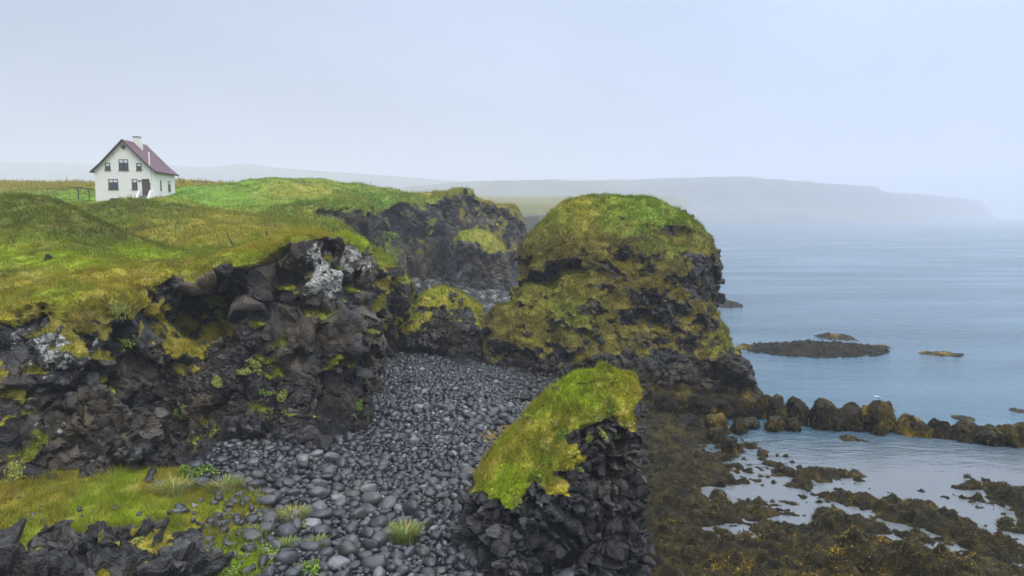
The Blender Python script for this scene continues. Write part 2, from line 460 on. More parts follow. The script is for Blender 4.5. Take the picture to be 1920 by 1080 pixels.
HP = [(-350, 520, 36), (0, 520, 36), (150, 515, 36), (300, 495, 42), (420, 482, 43), (520, 452, 39.5), (560, 437, 40), (600, 427, 41), (670, 427, 42),
      (700, 440, 43), (560, 440, 45),
      (440, 470, 50), (385, 455, 56), (480, 462, 52), (420, 422, 64), (500, 425, 66), (560, 417, 70), (640, 412, 74),
      (-200, 372, 57), (0, 378, 56), (60, 380, 55), (120, 386, 54), (180, 410, 51), (240, 441, 49), (320, 466, 47.5), (390, 484, 46),
      (0, 440, 46), (100, 450, 45), (200, 474, 44), (-200, 440, 46),
      (250, 402, 70), (305, 418, 67), (345, 436, 63), (140, 389, 76), (200, 378, 79), (260, 370.5, 82), (330, 372, 81), (385, 390, 76), (430, 405, 73), (480, 414, 71),
      (150, 377, 101), (60, 377, 97), (0, 373, 108), (0, 345, 180), (100, 352, 160), (200, 346, 180), (330, 346, 150), (400, 344, 160), (-250, 345, 180),
      (380, 352, 112), (450, 343, 112), (500, 337, 112), (545, 335, 112), (600, 343, 110), (640, 357, 108), (470, 375, 97), (400, 385, 88), (540, 372, 96),
      (600, 372, 98), (520, 400, 84), (560, 396, 84), (690, 362, 116), (740, 358, 128), (790, 366, 128), (840, 365, 126), (700, 378, 106), (760, 380, 117),
      (330, 365, 98), (876, 362, 133), (800, 372, 124), (712, 404, 107), (748, 401, 115), (955, 388, 158), (840, 396, 330), (300, 345, 330), (0, 341, 330), (-300, 341, 330)]
HZ = [(60, 66, 11.0), (0, 66, 11.2), (200, 60, 9.4), (-250, 66, 12.0), (300, 55, 8.9), (120, 62, 10.4), (380, 52, 8.9), (240, 57, 9.2), (400, 88, 12.0), (300, 88, 13.0), (200, 86, 12.9), (545, 140, 15.6), (640, 160, 14.5), (740, 160, 14.0), (900, 170, 12.8),
      (600, 54, 10.0), (660, 52, 9.0), (620, 60, 9.6), (300, 92, 13.9), (180, 90, 13.8), (230, 94, 13.9), (230, 101, 14.0), (320, 94, 14.0), (560, 200, 15.5),
      (120, 88, 13.4)]
pts = [P(*p) for p in HP] + [(XATY(px, Y, z), Y, z) for px, Y, z in HZ] + [tuple(p) for p in LIP]
pts = np.array(pts)
h_raw = tps(pts[:, :2], pts[:, 2], .004)
HOUSE_C = (-48.6, 96.0)
def hland(x, y):
    z = h_raw(x, y)
    nb = .36 * fbm2(x / 3.2, y / 3.2, 5, 4) + .12 * fbm2(x / .9, y / .9, 6, 3) + .60 * fbm2(x / 8, y / 8, 8, 2)
    d = np.hypot(x - HOUSE_C[0], y - HOUSE_C[1])
    return z + nb * (.15 + .85 * sstep(5, 14, d)) * sstep(20, 34, y + 4)
LSD = lambda x, y: poly_sdf(LAND[4], x, y)
DENTS = [(P(395, 590, 37.5), (2.5, 1.7, 1.7), 1.0), (P(285, 720, 31.5), (1.6, 1.6, 2.6), .6), (P(600, 560, 35.6), (.9, 1.3, .9), .4),
         (P(668, 640, 36.6), (.7, 1.0, 2.4), .4), (P(545, 520, 36), (1.3, 1.0, .7), .4), (P(120, 800, 27), (2.6, 1.2, .9), .5)]

def grass_weight(v, n, depth, seed, a=1.0, b=.55, bias=0.0, top=1.2):
    """turf where the ground is flat enough or close under the rim"""
    return np.clip(sstep(.38, .80, n[:, 2] * a + b * fbm(v / 1.6, seed, 4) + .25 * fbm(v / .45, seed + 4, 2) + .55 * np.exp(-np.maximum(depth, 0) / top) + bias), 0, 1)

GR = []                                  # blade batches of the open turf
# patches of the open turf: (px, py, distance, half width across m, half depth m, gold, lime, field, olive); olive on the knolls also paints in their shading
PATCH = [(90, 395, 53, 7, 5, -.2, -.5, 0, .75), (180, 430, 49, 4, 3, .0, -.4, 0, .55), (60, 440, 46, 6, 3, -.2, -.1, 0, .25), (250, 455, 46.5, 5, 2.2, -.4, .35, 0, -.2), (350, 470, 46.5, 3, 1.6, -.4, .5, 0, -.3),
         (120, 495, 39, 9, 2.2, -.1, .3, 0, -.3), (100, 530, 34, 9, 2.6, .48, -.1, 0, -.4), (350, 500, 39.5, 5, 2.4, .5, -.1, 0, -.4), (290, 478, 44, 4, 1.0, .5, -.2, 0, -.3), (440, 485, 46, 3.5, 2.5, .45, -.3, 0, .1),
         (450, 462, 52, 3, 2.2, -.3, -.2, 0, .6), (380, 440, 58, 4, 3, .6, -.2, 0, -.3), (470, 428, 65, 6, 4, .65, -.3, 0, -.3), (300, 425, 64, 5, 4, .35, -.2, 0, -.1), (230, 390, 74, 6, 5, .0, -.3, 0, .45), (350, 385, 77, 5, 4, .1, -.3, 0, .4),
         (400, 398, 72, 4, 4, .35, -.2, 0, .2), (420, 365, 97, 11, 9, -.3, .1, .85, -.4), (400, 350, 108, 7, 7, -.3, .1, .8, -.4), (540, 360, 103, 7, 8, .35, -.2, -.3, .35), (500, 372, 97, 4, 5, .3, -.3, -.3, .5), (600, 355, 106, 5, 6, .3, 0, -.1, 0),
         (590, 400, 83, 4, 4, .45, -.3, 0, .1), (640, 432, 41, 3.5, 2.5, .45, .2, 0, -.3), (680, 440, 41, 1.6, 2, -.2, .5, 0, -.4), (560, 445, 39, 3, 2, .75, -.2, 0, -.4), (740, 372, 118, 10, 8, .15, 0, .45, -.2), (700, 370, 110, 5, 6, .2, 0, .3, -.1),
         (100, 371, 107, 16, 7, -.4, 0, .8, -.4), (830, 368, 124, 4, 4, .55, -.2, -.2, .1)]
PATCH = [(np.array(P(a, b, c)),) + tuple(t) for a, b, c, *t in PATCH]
def turf_col_land(v):
    x, y, z = v.T
    d = -LSD(x, y)
    rim = np.exp(-np.maximum(d, 0) / 2.0) * (1 - sstep(60, 84, y))
    gold = .22 * rim + .75 * sstep(118, 140, y) - .22
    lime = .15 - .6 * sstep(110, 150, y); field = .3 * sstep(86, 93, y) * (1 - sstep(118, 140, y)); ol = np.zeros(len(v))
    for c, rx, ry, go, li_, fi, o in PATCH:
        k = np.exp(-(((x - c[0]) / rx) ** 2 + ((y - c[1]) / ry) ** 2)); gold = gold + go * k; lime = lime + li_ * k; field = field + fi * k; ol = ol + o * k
    c = turf(v, gold, lime, np.clip(field, 0, .9), 3)
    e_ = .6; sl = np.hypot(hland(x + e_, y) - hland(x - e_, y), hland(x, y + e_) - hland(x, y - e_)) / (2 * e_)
    ol = ol + .65 * sstep(.22, .6, sl) * (1 - sstep(70, 100, y)) - .15  # darker olive on slopes: taller grass, plus relief shading painted into the colour
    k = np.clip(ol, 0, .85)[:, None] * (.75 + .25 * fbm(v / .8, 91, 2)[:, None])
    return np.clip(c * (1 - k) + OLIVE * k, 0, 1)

# ---- near headland: voxel rock
def build_land(bounds, h, nterms, name, mat, fac, gw, keepfn, dents=(), rimk=.9, seed=0, ymax=None):
    xs, ys, zs = vox(bounds, h, None)
    hv = [0, .25, .5, .75, 1.0]
    X, Y = np.meshgrid(xs, ys, indexing='ij'); H = hland(X, Y).astype(F32)
    zf = bounds[2][1] - bounds[2][0]
    lip_lv = [1.2, 3.6, 6.2, 8.6, 10.6] if name == 'cliff' else [1.2, 4.5, 8.0, 11.5, 14.5]
    f, X, Y = level_field(xs, ys, zs, lip_lv, LAND)
    for c, r, k in dents:
        r = np.array(r)
        d = np.sqrt(((X[:, :, None] - c[0]) / r[0]) ** 2 + ((Y[:, :, None] - c[1]) / r[1]) ** 2 + ((zs[None, None] - c[2]) / r[2]) ** 2) - 1
        f = smax(f, (-d * r.min()).astype(F32), k)
    f = add_noise3(f, xs, ys, zs, nterms)
    f = smax(f, (zs[None, None, :] - H[:, :, None]).astype(F32), rimk)
    v, q = surface_nets(f, np.array([xs[0], ys[0], zs[0]]), h)
    n = vnormals(v, q)
    dep = hland(v[:, 0], v[:, 1]) - v[:, 2]
    g = gw(v, n, dep)
    sd = LSD(v[:, 0], v[:, 1])
    cids = []
    for scale, amp, sd_, st, cr, tl in fac:
        wz = (1 - g) + .12
        if cids: wz = wz * (.2 + .9 * sstep(-.35, .45, fbm(v / (3.0 * scale * 2), seed + 90, 3)))
        v, cd = facet(v, n, scale, amp, seed + sd_, wz, tl, .6, cr, st); cids.append(cd)
    global TONE, CELL
    CELL = h01(cids[0], 33); TONE = .55 * h01(cids[0], 31) + .45 * h01(cids[1], 32)
    keep_v = keepfn(v, sd, dep)
    keep = keep_v[q].all(1)
    return v, q, n, g, dep, sd, keep

def gw_near(v, n, dep):
    x, y, z = v.T
    left = 1 - sstep(-15.5, -13.0, x)                       # the left bulge keeps more moss high up
    w = grass_weight(v, n, dep, 21, 1.0, .62, -.36 + .58 * left * sstep(4.3, 6.4, z) - .12 * (1 - left) * sstep(9.5, 7.5, z) * 0 + .22 * np.exp(-((x + 6.6) / 1.2) ** 2), .8)
    behind = sstep(38.5, 42, y + .8 * fbm(v / 1.5, 76, 2)) * sstep(-10, -8.2, x + (y - 38) * .05) * sstep(4.5, 6.5, z) + sstep(43, 47, y)
    behind = np.clip(behind, 0, 1)                             # grassy knob behind the buttress
    w = np.maximum(w, behind * sstep(.05, .5, n[:, 2] + .5 * fbm(v / 1.2, 77, 3) + .25))
    return w * sstep(2.0, 3.4, z + .8 * fbm(v / 1.1, 5, 2))
v, q, n, g, dep, sd, keep = build_land(((-31, -4), (23.5, 63), (.2, 14.2)), .105,
    [(.62, 2.6, (1, 1, 1.2), 41, 4), (.22, .8, (1, 1, 1), 45, 3)], 'cliff', M_near,
    [(1.9, .85, 1, (1, 1, 1.25), .18, 1.0), (.72, .36, 2, (1, 1, 1.2), .3, 1.0)], gw_near,
    lambda v, sd, dep: (sd > -4.2) & (v[:, 2] > .25) & (v[:, 1] > 23.8) & (v[:, 0] > -30.8), DENTS, .85, 100)
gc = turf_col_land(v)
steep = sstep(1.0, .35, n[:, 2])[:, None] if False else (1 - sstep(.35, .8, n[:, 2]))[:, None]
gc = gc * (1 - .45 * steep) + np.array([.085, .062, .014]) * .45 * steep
# pale lichen: strongest on the buttress top and the left bulge
c0 = np.array(P(612, 505, 35.4))
li = 1.3 * np.exp(-((v - c0) ** 2 / np.array([1.1, 1.6, 1.5]) ** 2).sum(1)) \
    + .42 * np.exp(-((v - np.array(P(120, 640, 29))) ** 2 / np.array([2.8, 2.5, 1.6]) ** 2).sum(1)) \
    + .55 * np.exp(-((v - np.array(P(690, 480, 37))) ** 2 / np.array([1.4, 2.5, 1.6]) ** 2).sum(1)) \
    + .35 * np.exp(-((v - np.array(P(60, 810, 27))) ** 2 / np.array([1.2, 2, .8]) ** 2).sum(1))
li = li * (.25 + 1.1 * sstep(.35, .5, CELL))
v1, q1, at = compact(v, q, keep, dict(grass=g, gcol=gc, lichen=li, dep=dep, sd=sd, nz=n[:, 2], tone=TONE))
cliff = tag(mesh_obj('cliff', v1, q1, M_near, attrs={k: at[k] for k in ('grass', 'gcol', 'lichen', 'tone')}, smooth=False), kind='structure')
CLIFF = dict(v=v1, q=q1, n=vnormals(v1, q1), grass=at['grass'])
wg = at['grass'] ** 1.5 * sstep(.2, .5, at['nz'] + .3 * at['grass'])
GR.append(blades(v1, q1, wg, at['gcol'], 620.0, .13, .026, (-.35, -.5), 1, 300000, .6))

# ---- inner bay cliffs
def gw_far(v, n, dep):
    w = grass_weight(v, n, dep, 121, 1.0, .95, -.04, 1.1)
    w = np.maximum(w, 1.15 * np.exp(-((v - np.array(P(735, 455, 111))) ** 2 / np.array([3.2, 7, 4.5]) ** 2).sum(1)) * (.75 + .8 * fbm(v / 2, 131, 3)))
    return np.clip(w, 0, 1) * sstep(2.2, 5.0, v[:, 2] + 1.5 * fbm(v / 3, 5, 2))
v, q, n, g, dep, sd, keep = build_land(((-36, 6), (61, 172), (.4, 18.6)), .24,
    [(2.5, 7.0, (1, 1, 1.9), 141, 4), (.7, 2.2, (1, 1, .8), 145, 3)], 'bay_cliff', M_far,
    [(2.6, 1.2, 1, (1, 1, 1.7), .2, 1.0), (1.15, .6, 2, (1, 1, 1.3), .3, 1.0)], gw_far,
    lambda v, sd, dep: (sd > -6.5) & (v[:, 2] > .5) & (v[:, 1] > 61.4) & (v[:, 0] > -35.7), (), 1.1, 200)
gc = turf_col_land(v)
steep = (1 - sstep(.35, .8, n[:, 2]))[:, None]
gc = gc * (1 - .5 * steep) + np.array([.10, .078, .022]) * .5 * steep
li = .28 * fbm(v / 4, 88, 2) + .5 * np.exp(-((v - np.array(P(870, 400, 126))) ** 2 / np.array([2.5, 5, 3.5]) ** 2).sum(1))
v1, q1, at = compact(v, q, keep, dict(grass=g, gcol=gc, lichen=li, nz=n[:, 2], tone=TONE))
bay = tag(mesh_obj('bay_cliff', v1, q1, M_far, attrs={k: at[k] for k in ('grass', 'gcol', 'lichen', 'tone')}, smooth=False), kind='structure')
wg = at['grass'] ** 1.5 * sstep(.3, .6, at['nz'] + .2 * at['grass'])
GR.append(blades(v1, q1, wg, at['gcol'], 60.0, .28, .075, (-.3, -.3), 2, 120000, .55))

# ---- the turf of the headland, inland of the cliffs
def grid_mesh(xs, ys):
    nx, ny = len(xs), len(ys)
    X, Y = np.meshgrid(xs, ys, indexing='ij')
    i = np.arange((nx - 1) * (ny - 1)); a = (i // (ny - 1)) * ny + i % (ny - 1)
    return X.ravel(), Y.ravel(), np.stack([a, a + ny, a + ny + 1, a + 1], 1)
def turf_sheet(xs, ys, inset, lo=-.03):
    x, y, qq = grid_mesh(xs, ys)
    z = hland(x, y) + lo; sdv = LSD(x, y)
    ok = sdv < -inset
    vv = np.stack([x, y, z], 1); keep = ok[qq].all(1)
    vv, qq, at = compact(vv, qq, keep, dict(sd=sdv))
    return vv, qq
v1, q1 = turf_sheet(np.arange(-75, -5, .22), np.arange(24, 78, .22), 2.6)
keep = (v1[:, 1] < 62) | (LSD(v1[:, 0], v1[:, 1]) < -3.5)
v1, q1, _ = compact(v1, q1, keep[q1].all(1))
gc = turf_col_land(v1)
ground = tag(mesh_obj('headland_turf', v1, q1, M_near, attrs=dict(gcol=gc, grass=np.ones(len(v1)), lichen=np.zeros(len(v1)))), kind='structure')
vis = (np.abs(v1[:, 0]) < v1[:, 1] * .80 + 2).astype(float)
dn = np.clip(420 * (33 / v1[:, 1]) ** 2, 60, 420)
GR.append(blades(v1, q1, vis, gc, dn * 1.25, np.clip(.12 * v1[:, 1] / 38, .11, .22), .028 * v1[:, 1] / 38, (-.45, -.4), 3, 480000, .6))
v1, q1 = turf_sheet(np.arange(-150, 8, .5), np.arange(76.5, 240, .5), 4.5)
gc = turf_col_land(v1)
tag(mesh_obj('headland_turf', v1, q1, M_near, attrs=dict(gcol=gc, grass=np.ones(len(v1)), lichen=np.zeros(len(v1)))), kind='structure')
vis = (np.abs(v1[:, 0]) < v1[:, 1] * .80 + 2) * sstep(4.5, 6.0, np.hypot(v1[:, 0] - HOUSE_C[0], v1[:, 1] - HOUSE_C[1]))
tall = sstep(112, 140, v1[:, 1])
hh = .10 + .30 * tall + .12 * np.clip(fbm(v1 / 4, 66, 2), 0, 1)
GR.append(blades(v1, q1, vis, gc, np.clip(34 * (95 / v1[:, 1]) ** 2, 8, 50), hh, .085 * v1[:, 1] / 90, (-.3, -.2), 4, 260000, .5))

# ---- fields and hills fading into the mist
x, y, q1 = grid_mesh(np.linspace(-3400, 600, 220), np.geomspace(200, 2700, 84))
z = np.where(y < 330, 0, 0) + 14.5 + sstep(200, 1500, y) * 34 + .6 * fbm2(x / 30, y / 30, 4, 3) + np.clip((-x - 100) / 900, 0, 1) * 18
coast = -6 - .02 * (y - 200) + 14 * fbm2(x * 0, y / 60, 12, 3) + np.clip(y - 420, 0, 2000) * .34
z = np.where(x > coast, z * (1 - sstep(0, 14, x - coast)) - 3 * sstep(0, 14, x - coast), z) - .9 * (1 - sstep(215, 300, y))
v1 = np.stack([x, y, z], 1)
gc = turf(v1, .35, -.6, .15, 9, 8) * .55
tag(mesh_obj('fields', v1, q1, M_far, attrs=dict(gcol=gc, grass=(1 - sstep(-2, 10, x - coast)), lichen=0 * x)), kind='structure')

M_hill, nt, b = new_mat('hill_moor'); g = nd(nt, 'ShaderNodeNewGeometry')
nt.links.new(ramp(nt, noise(nt, g.outputs['Position'], .016, 6, .6), [(.3, (.085, .095, .085)), (.7, (.150, .155, .125))]).outputs[0], b.inputs['Base Color']); b.inputs['Roughness'].default_value = .95
def hill(name, prof, depth_back, seed, foot, rough=6):
    """ridge profile as (px, py, distance) spread back and down to a foot"""
    pr = np.array([P(*p) for p in prof]); s = np.linspace(0, 1, 260)
    t = np.linspace(0, 1, len(pr)); rd = np.stack([np.interp(s, t, pr[:, k]) for k in range(3)], 1)
    rows = []; us = np.r_[np.linspace(0, 1, 26), np.linspace(1.05, 2.2, 12)]
    for u in us:
        c = rd.copy()
        if u <= 1:
            off = (1 - u) * foot; prof_z = u ** .75 * .55 + sstep(.45, 1, u) * .45
            c[:, 1] -= off; c[:, 0] *= c[:, 1] / rd[:, 1]; c[:, 2] = -2 + (rd[:, 2] + 2) * prof_z
        else:
            c[:, 1] += (u - 1) * depth_back; c[:, 0] *= c[:, 1] / rd[:, 1]; c[:, 2] = rd[:, 2] * (1 - .35 * (u - 1))
        nz = fbm(np.c_[c[:, 0] / 45, c[:, 1] / 45, np.full(len(s), seed)], seed, 5)
        c[:, 2] += rough * nz * min(u, 1) ** .5 * (.25 if abs(u - 1) < .2 else 1); rows.append(c)
    v = np.concatenate(rows); m = len(s)
    i = np.arange((len(us) - 1) * (m - 1)); a = (i // (m - 1)) * m + i % (m - 1)
    qq = np.stack([a, a + 1, a + m + 1, a + m], 1)
    n = vnormals(v, qq)
    return tag(mesh_obj(name, v, qq, M_hill), kind='structure')
hk = 2.4
hill('hills', [(px, py, Y * hk) for px, py, Y in [(-500, 296, 1250), (-200, 298, 1200), (0, 304, 1150), (180, 308, 1120), (330, 311, 1100), (400, 313, 1080), (455, 306, 1080), (520, 314, 1050), (620, 322, 1020), (760, 332, 1000), (900, 342, 980), (1050, 352, 960)]], 700, 31, 800)
hk = 1.95
hill('headland', [(px, py, Y * hk) for px, py, Y in [(760, 350, 800), (820, 345, 800), (900, 339, 800), (1000, 337, 820), (1100, 338, 840), (1180, 337, 850), (1280, 333, 870), (1400, 331, 890), (1470, 338, 900), (1560, 344, 980), (1640, 350, 1060), (1662, 360, 1100), (1760, 367, 1300), (1842, 376, 1550), (1850, 392, 1570), (1866, 412, 1600)]], 400, 57, 140, 5)
# low cliff across the inlet
fc = [(930, 408, 300), (960, 402, 300), (985, 405, 290), (1010, 402, 280), (1060, 400, 280), (1200, 402, 300), (1260, 420, 310)]
hill('far_cliff', fc, 200, 71, 6, 2)

# ================================================================ BEACH AND FORESHORE
ZB = [(0, 950, 2.3), (-300, 950, 2.4), (200, 950, 2.2), (350, 900, 2.1), (430, 870, 1.9), (400, 1060, 1.7), (550, 840, 1.7), (650, 1060, 1.2), (650, 900, 1.3),
      (700, 800, 1.4), (720, 680, 1.6), (850, 900, 1.0), (850, 1060, .9), (800, 720, 1.3), (1000, 720, .9), (960, 800, .8), (900, 690, 1.3), (1250, 770, .42),
      (1250, 1060, .35), (1250, 900, .33), (940, 560, 1.6), (800, 530, 1.6), (1330, 830, .25), (1395, 855, -.04), (1400, 810, -.08), (1480, 905, -.02), (1530, 950, -.04), (1590, 990, -.03), (1500, 850, -.3),
      (1720, 1010, .0), (1850, 1020, .03), (1920, 1030, .05), (1600, 870, -.3), (1900, 880, -.35), (1750, 940, -.15), (1700, 700, -2), (1500, 620, -2.5), (1900, 600, -3),
      (1600, 1080, .35), (1900, 1080, .35), (2300, 1080, .3), (1420, 1000, .22), (1400, 780, .1), (1600, 790, -.5), (1330, 970, .2), (1500, 1040, .22)]
zp = np.array([G(*p) for p in ZB])
zb_raw = tps(np.r_[zp[:, :2], [[-20, 100], [0, 150], [30, 120], [60, 60], [-30, 20], [40, 15], [0, 12], [80, 30]]], np.r_[zp[:, 2], 1.6, .8, -3, -3, 2.5, .4, .9, -1], .004)
MOUNDS = [(G(1640, 1035, .6), 1.6, .75), (G(1765, 1065, .5), 1.2, .75), (G(1850, 1010, .2), 1.0, .35), (G(1858, 925, 0), 1.9, .34), (G(1900, 930, 0), 1.7, .32), (G(1645, 948, 0), .9, .28),
          (G(1735, 968, 0), 1.2, .30), (G(1685, 965, 0), .9, .26), (G(1575, 888, 0), .9, .22), (G(1615, 898, 0), .7, .2), (G(1530, 890, 0), .7, .3), (G(1650, 975, 0), .6, .2), (G(1560, 935, 0), .5, .22),
          (G(1805, 978, 0), .5, .22), (G(1600, 826, 0), .9, .62), (G(1480, 885, .1), .9, .3), (G(1500, 905, .1), .7, .3), (G(1570, 985, 0), .7, .25), (G(1700, 1000, .1), .8, .2), (G(1520, 925, 0), .5, .24), (G(1555, 965, 0), .6, .24), (G(1590, 940, 0), .5, .22), (G(1445, 870, 0), .5, .25), (G(1620, 985, 0), .6, .24), (G(1780, 995, 0), .7, .26), (G(1900, 985, 0), .9, .26), (G(1540, 900, 0), .4, .22), (G(1460, 855, 0), .35, .22)]
POOLS = [(G(1408, 918, .1), 1.25, .75, .42), (G(1475, 972, .1), .9, .45, .36), (G(1335, 912, .1), .45, .3, .34), (G(1738, 1032, .1), .7, .5, .30), (G(1468, 895, .1), .9, .35, .3), (G(1375, 865, .1), .6, .3, .25)]
def weedness(x, y):
    a = np.array(G(985, 735, .8)[:2]); b = np.array(G(1160, 1080, .5)[:2])
    dv = (b - a) / np.hypot(*(b - a))
    return sstep(-.5, .9, -((x - a[0]) * dv[1] - (y - a[1]) * dv[0]) * (1) + .7 * fbm2(x / 1.6, y / 1.6, 91, 3))
def zbeach(x, y):
    z = zb_raw(x, y)
    for (cx, cyy, _), r, hgt in MOUNDS:
        d2 = ((x - cx) ** 2 + ((y - cyy) * 1.0) ** 2) / r ** 2
        z = z + hgt * np.exp(-d2 ** 1.5) * (1 + .5 * fbm2(x / .7, y / .7, 33, 3))
    for (cx, cyy, _), rx, ry, dp in POOLS:
        z = z - dp * np.exp(-(((x - cx) / rx) ** 2 + ((y - cyy) / ry) ** 2) ** 2)
    w = weedness(x, y) * sstep(-1.2, -.1, z)
    bump = .22 * fbm2(x / 2.1, y / 2.1, 61, 3) + .36 * np.abs(fbm2(x / .62, y / .62, 63, 4)) + .09 * fbm2(x / .2, y / .2, 65, 2) - .20
    rest = .10 * fbm2(x / 2.2, y / 2.2, 67, 3)
    return z + w * bump + (1 - w) * rest
def beach_sheet(xs, ys, name, sea=False):
    x, y, qq = grid_mesh(xs, ys); z = zbeach(x, y)
    return np.stack([x, y, z], 1), qq
m, nt, b = new_mat('foreshore_mat'); L = nt.links
gg = nd(nt, 'ShaderNodeNewGeometry'); pos = gg.outputs['Position']
ga = nd(nt, 'ShaderNodeAttribute', attribute_name='weed'); gr = nd(nt, 'ShaderNodeAttribute', attribute_name='grass'); gcn = nd(nt, 'ShaderNodeAttribute', attribute_name='gcol')
pebc = ramp(nt, noise(nt, pos, 5, 5, .7), [(.3, (.006, .006, .007)), (.7, (.022, .022, .025))])
wc = ramp(nt, noise(nt, pos, 1.6, 6, .65), [(.36, (.006, .005, .002)), (.53, (.026, .020, .006)), (.72, (.095, .070, .010))])
c = mix(nt, ga.outputs['Fac'], pebc.outputs[0], wc.outputs[0]); c = mix(nt, gr.outputs['Fac'], c, gcn.outputs['Color'])
L.new(c, b.inputs['Base Color']); b.inputs['Roughness'].default_value = .65; b.inputs['Specular IOR Level'].default_value = .18
bm = nd(nt, 'ShaderNodeBump', Strength=1.0, Distance=.10)
mp = nd(nt, 'ShaderNodeMapping'); L.new(pos, mp.inputs[0]); mp.inputs['Scale'].default_value = (9, 3.5, 9); mp.inputs['Rotation'].default_value = (0, 0, .6)
L.new(noise(nt, mp.outputs[0], 1.6, 6, .7, 1.2), bm.inputs['Height']); L.new(bm.outputs[0], b.inputs['Normal'])
M_shore = m
def shore_attrs(v):
    x, y, z = v.T
    w = weedness(x, y)
    pg = [G(*p, 2.2)[:2] for p in [(-400, 920), (-100, 900), (60, 895), (260, 870), (350, 866), (450, 890), (505, 930), (500, 990), (470, 1050), (410, 1100), (-400, 1120)]]
    gd = poly_sdf(pg, x, y) + .9 * fbm2(x / 1.1, y / 1.1, 71, 4)
    gr_ = sstep(.35, -.35, gd) if False else 1 - sstep(-.45, .35, gd)
    pt = np.array([G(*p, .9)[:2] for p in [(890, 825), (905, 800), (950, 792), (985, 805), (975, 850), (920, 840)]])
    pd = poly_sdf(pt, x, y) + .5 * fbm2(x / .6, y / .6, 73, 3)
    gold = 1 - sstep(-.3, .25, pd)
    return w, gr_, gold
v1, q1 = beach_sheet(np.r_[np.arange(-34, 2, .16), np.arange(2, 34, .10)], np.r_[np.arange(14, 44, .10), np.arange(44, 66, .15)], 'beach')
w, gr_, gold = shore_attrs(v1)
gcb = turf(v1, .12, .24, 0, 15, .8) * 1.0
gcb = gcb * (1 - gold[:, None]) + np.array([.17, .115, .008]) * gold[:, None]
SH = dict(v=v1, q=q1, weed=w, grass=gr_, gold=gold, gcol=gcb)
tag(mesh_obj('beach', v1, q1, M_shore, attrs=dict(weed=w, grass=np.maximum(gr_, gold), gcol=gcb)), kind='structure')
v1, q1 = beach_sheet(np.arange(-34, 40, .6), np.arange(65.8, 210, .6), 'beach')
tag(mesh_obj('bay_beach', v1, q1, M_shore, attrs=dict(weed=0 * v1[:, 0], grass=0 * v1[:, 0], gcol=np.zeros((len(v1), 3)))), kind='structure')
# grass flat at the foot of the cliff
GR.append(blades(SH['v'], SH['q'], gr_ * (SH['v'][:, 0] < -2), gcb, 900.0, .13, .022, (.2, -.2), 5, 160000, .7))

# ---- sea
m, nt, b = new_mat('sea_water'); L = nt.links
g = nd(nt, 'ShaderNodeNewGeometry'); pos = g.outputs['Position']
b.inputs['Base Color'].default_value = (.030, .085, .145, 1); b.inputs['Roughness'].default_value = .16; b.inputs['IOR'].default_value = 1.33
mp = nd(nt, 'ShaderNodeMapping'); L.new(pos, mp.inputs[0]); mp.inputs['Scale'].default_value = (.45, 1.0, 1.0); mp.inputs['Rotation'].default_value = (0, 0, .15)
wav = math_n(nt, 'ADD', math_n(nt, 'MULTIPLY', noise(nt, mp.outputs[0], 1.1, 4, .55, .4), 1.0), math_n(nt, 'MULTIPLY', noise(nt, mp.outputs[0], 3.6, 3, .6), .40))
# wind lanes: calmer and rougher strips
mp2 = nd(nt, 'ShaderNodeMapping'); L.new(pos, mp2.inputs[0]); mp2.inputs['Scale'].default_value = (.018, .075, 1)
lane = ramp(nt, noise(nt, mp2.outputs[0], 1.0, 4, .5), [(.38, (.18, .18, .18)), (.62, (1, 1, 1))])
cc = mix(nt, lane.outputs[0], (.044, .108, .156), (.026, .072, .112))
spy = nd(nt, 'ShaderNodeSeparateXYZ'); L.new(pos, spy.inputs[0]); shal_refl = nd(nt, 'ShaderNodeMapRange'); L.new(spy.outputs['Y'], shal_refl.inputs['Value'])   # pale inshore tint: shallows, and reflected sky put into the colour
shal_refl.inputs['From Min'].default_value = 34; shal_refl.inputs['From Max'].default_value = 43; shal_refl.inputs['To Min'].default_value = 1; shal_refl.inputs['To Max'].default_value = 0
cc = mix(nt, shal_refl.outputs[0], cc, (.115, .128, .140)); L.new(cc, b.inputs['Base Color'])
bm = nd(nt, 'ShaderNodeBump', Distance=.40); bm.inputs['Strength'].default_value = .5
sp = nd(nt, 'ShaderNodeSeparateXYZ'); L.new(pos, sp.inputs[0])
shel = nd(nt, 'ShaderNodeMapRange'); L.new(sp.outputs['Y'], shel.inputs['Value'])     # sheltered pool behind the boulders
shel.inputs['From Min'].default_value = 34; shel.inputs['From Max'].default_value = 44; shel.inputs['To Min'].default_value = .22; shel.inputs['To Max'].default_value = .95
L.new(math_n(nt, 'MULTIPLY', lane.outputs[0], shel.outputs[0]), bm.inputs['Strength'])
L.new(wav, bm.inputs['Height']); L.new(bm.outputs[0], b.inputs['Normal'])
xs = np.r_[np.linspace(-3900, -60, 12), np.linspace(-50, 90, 8), np.linspace(110, 3900, 12)]
ys = np.r_[np.linspace(-90, 130, 12), np.linspace(150, 4300, 28)]
x, y, q1 = grid_mesh(xs, ys)
tag(mesh_obj('sea', np.stack([x, y, 0 * x], 1), q1, m), kind='structure')
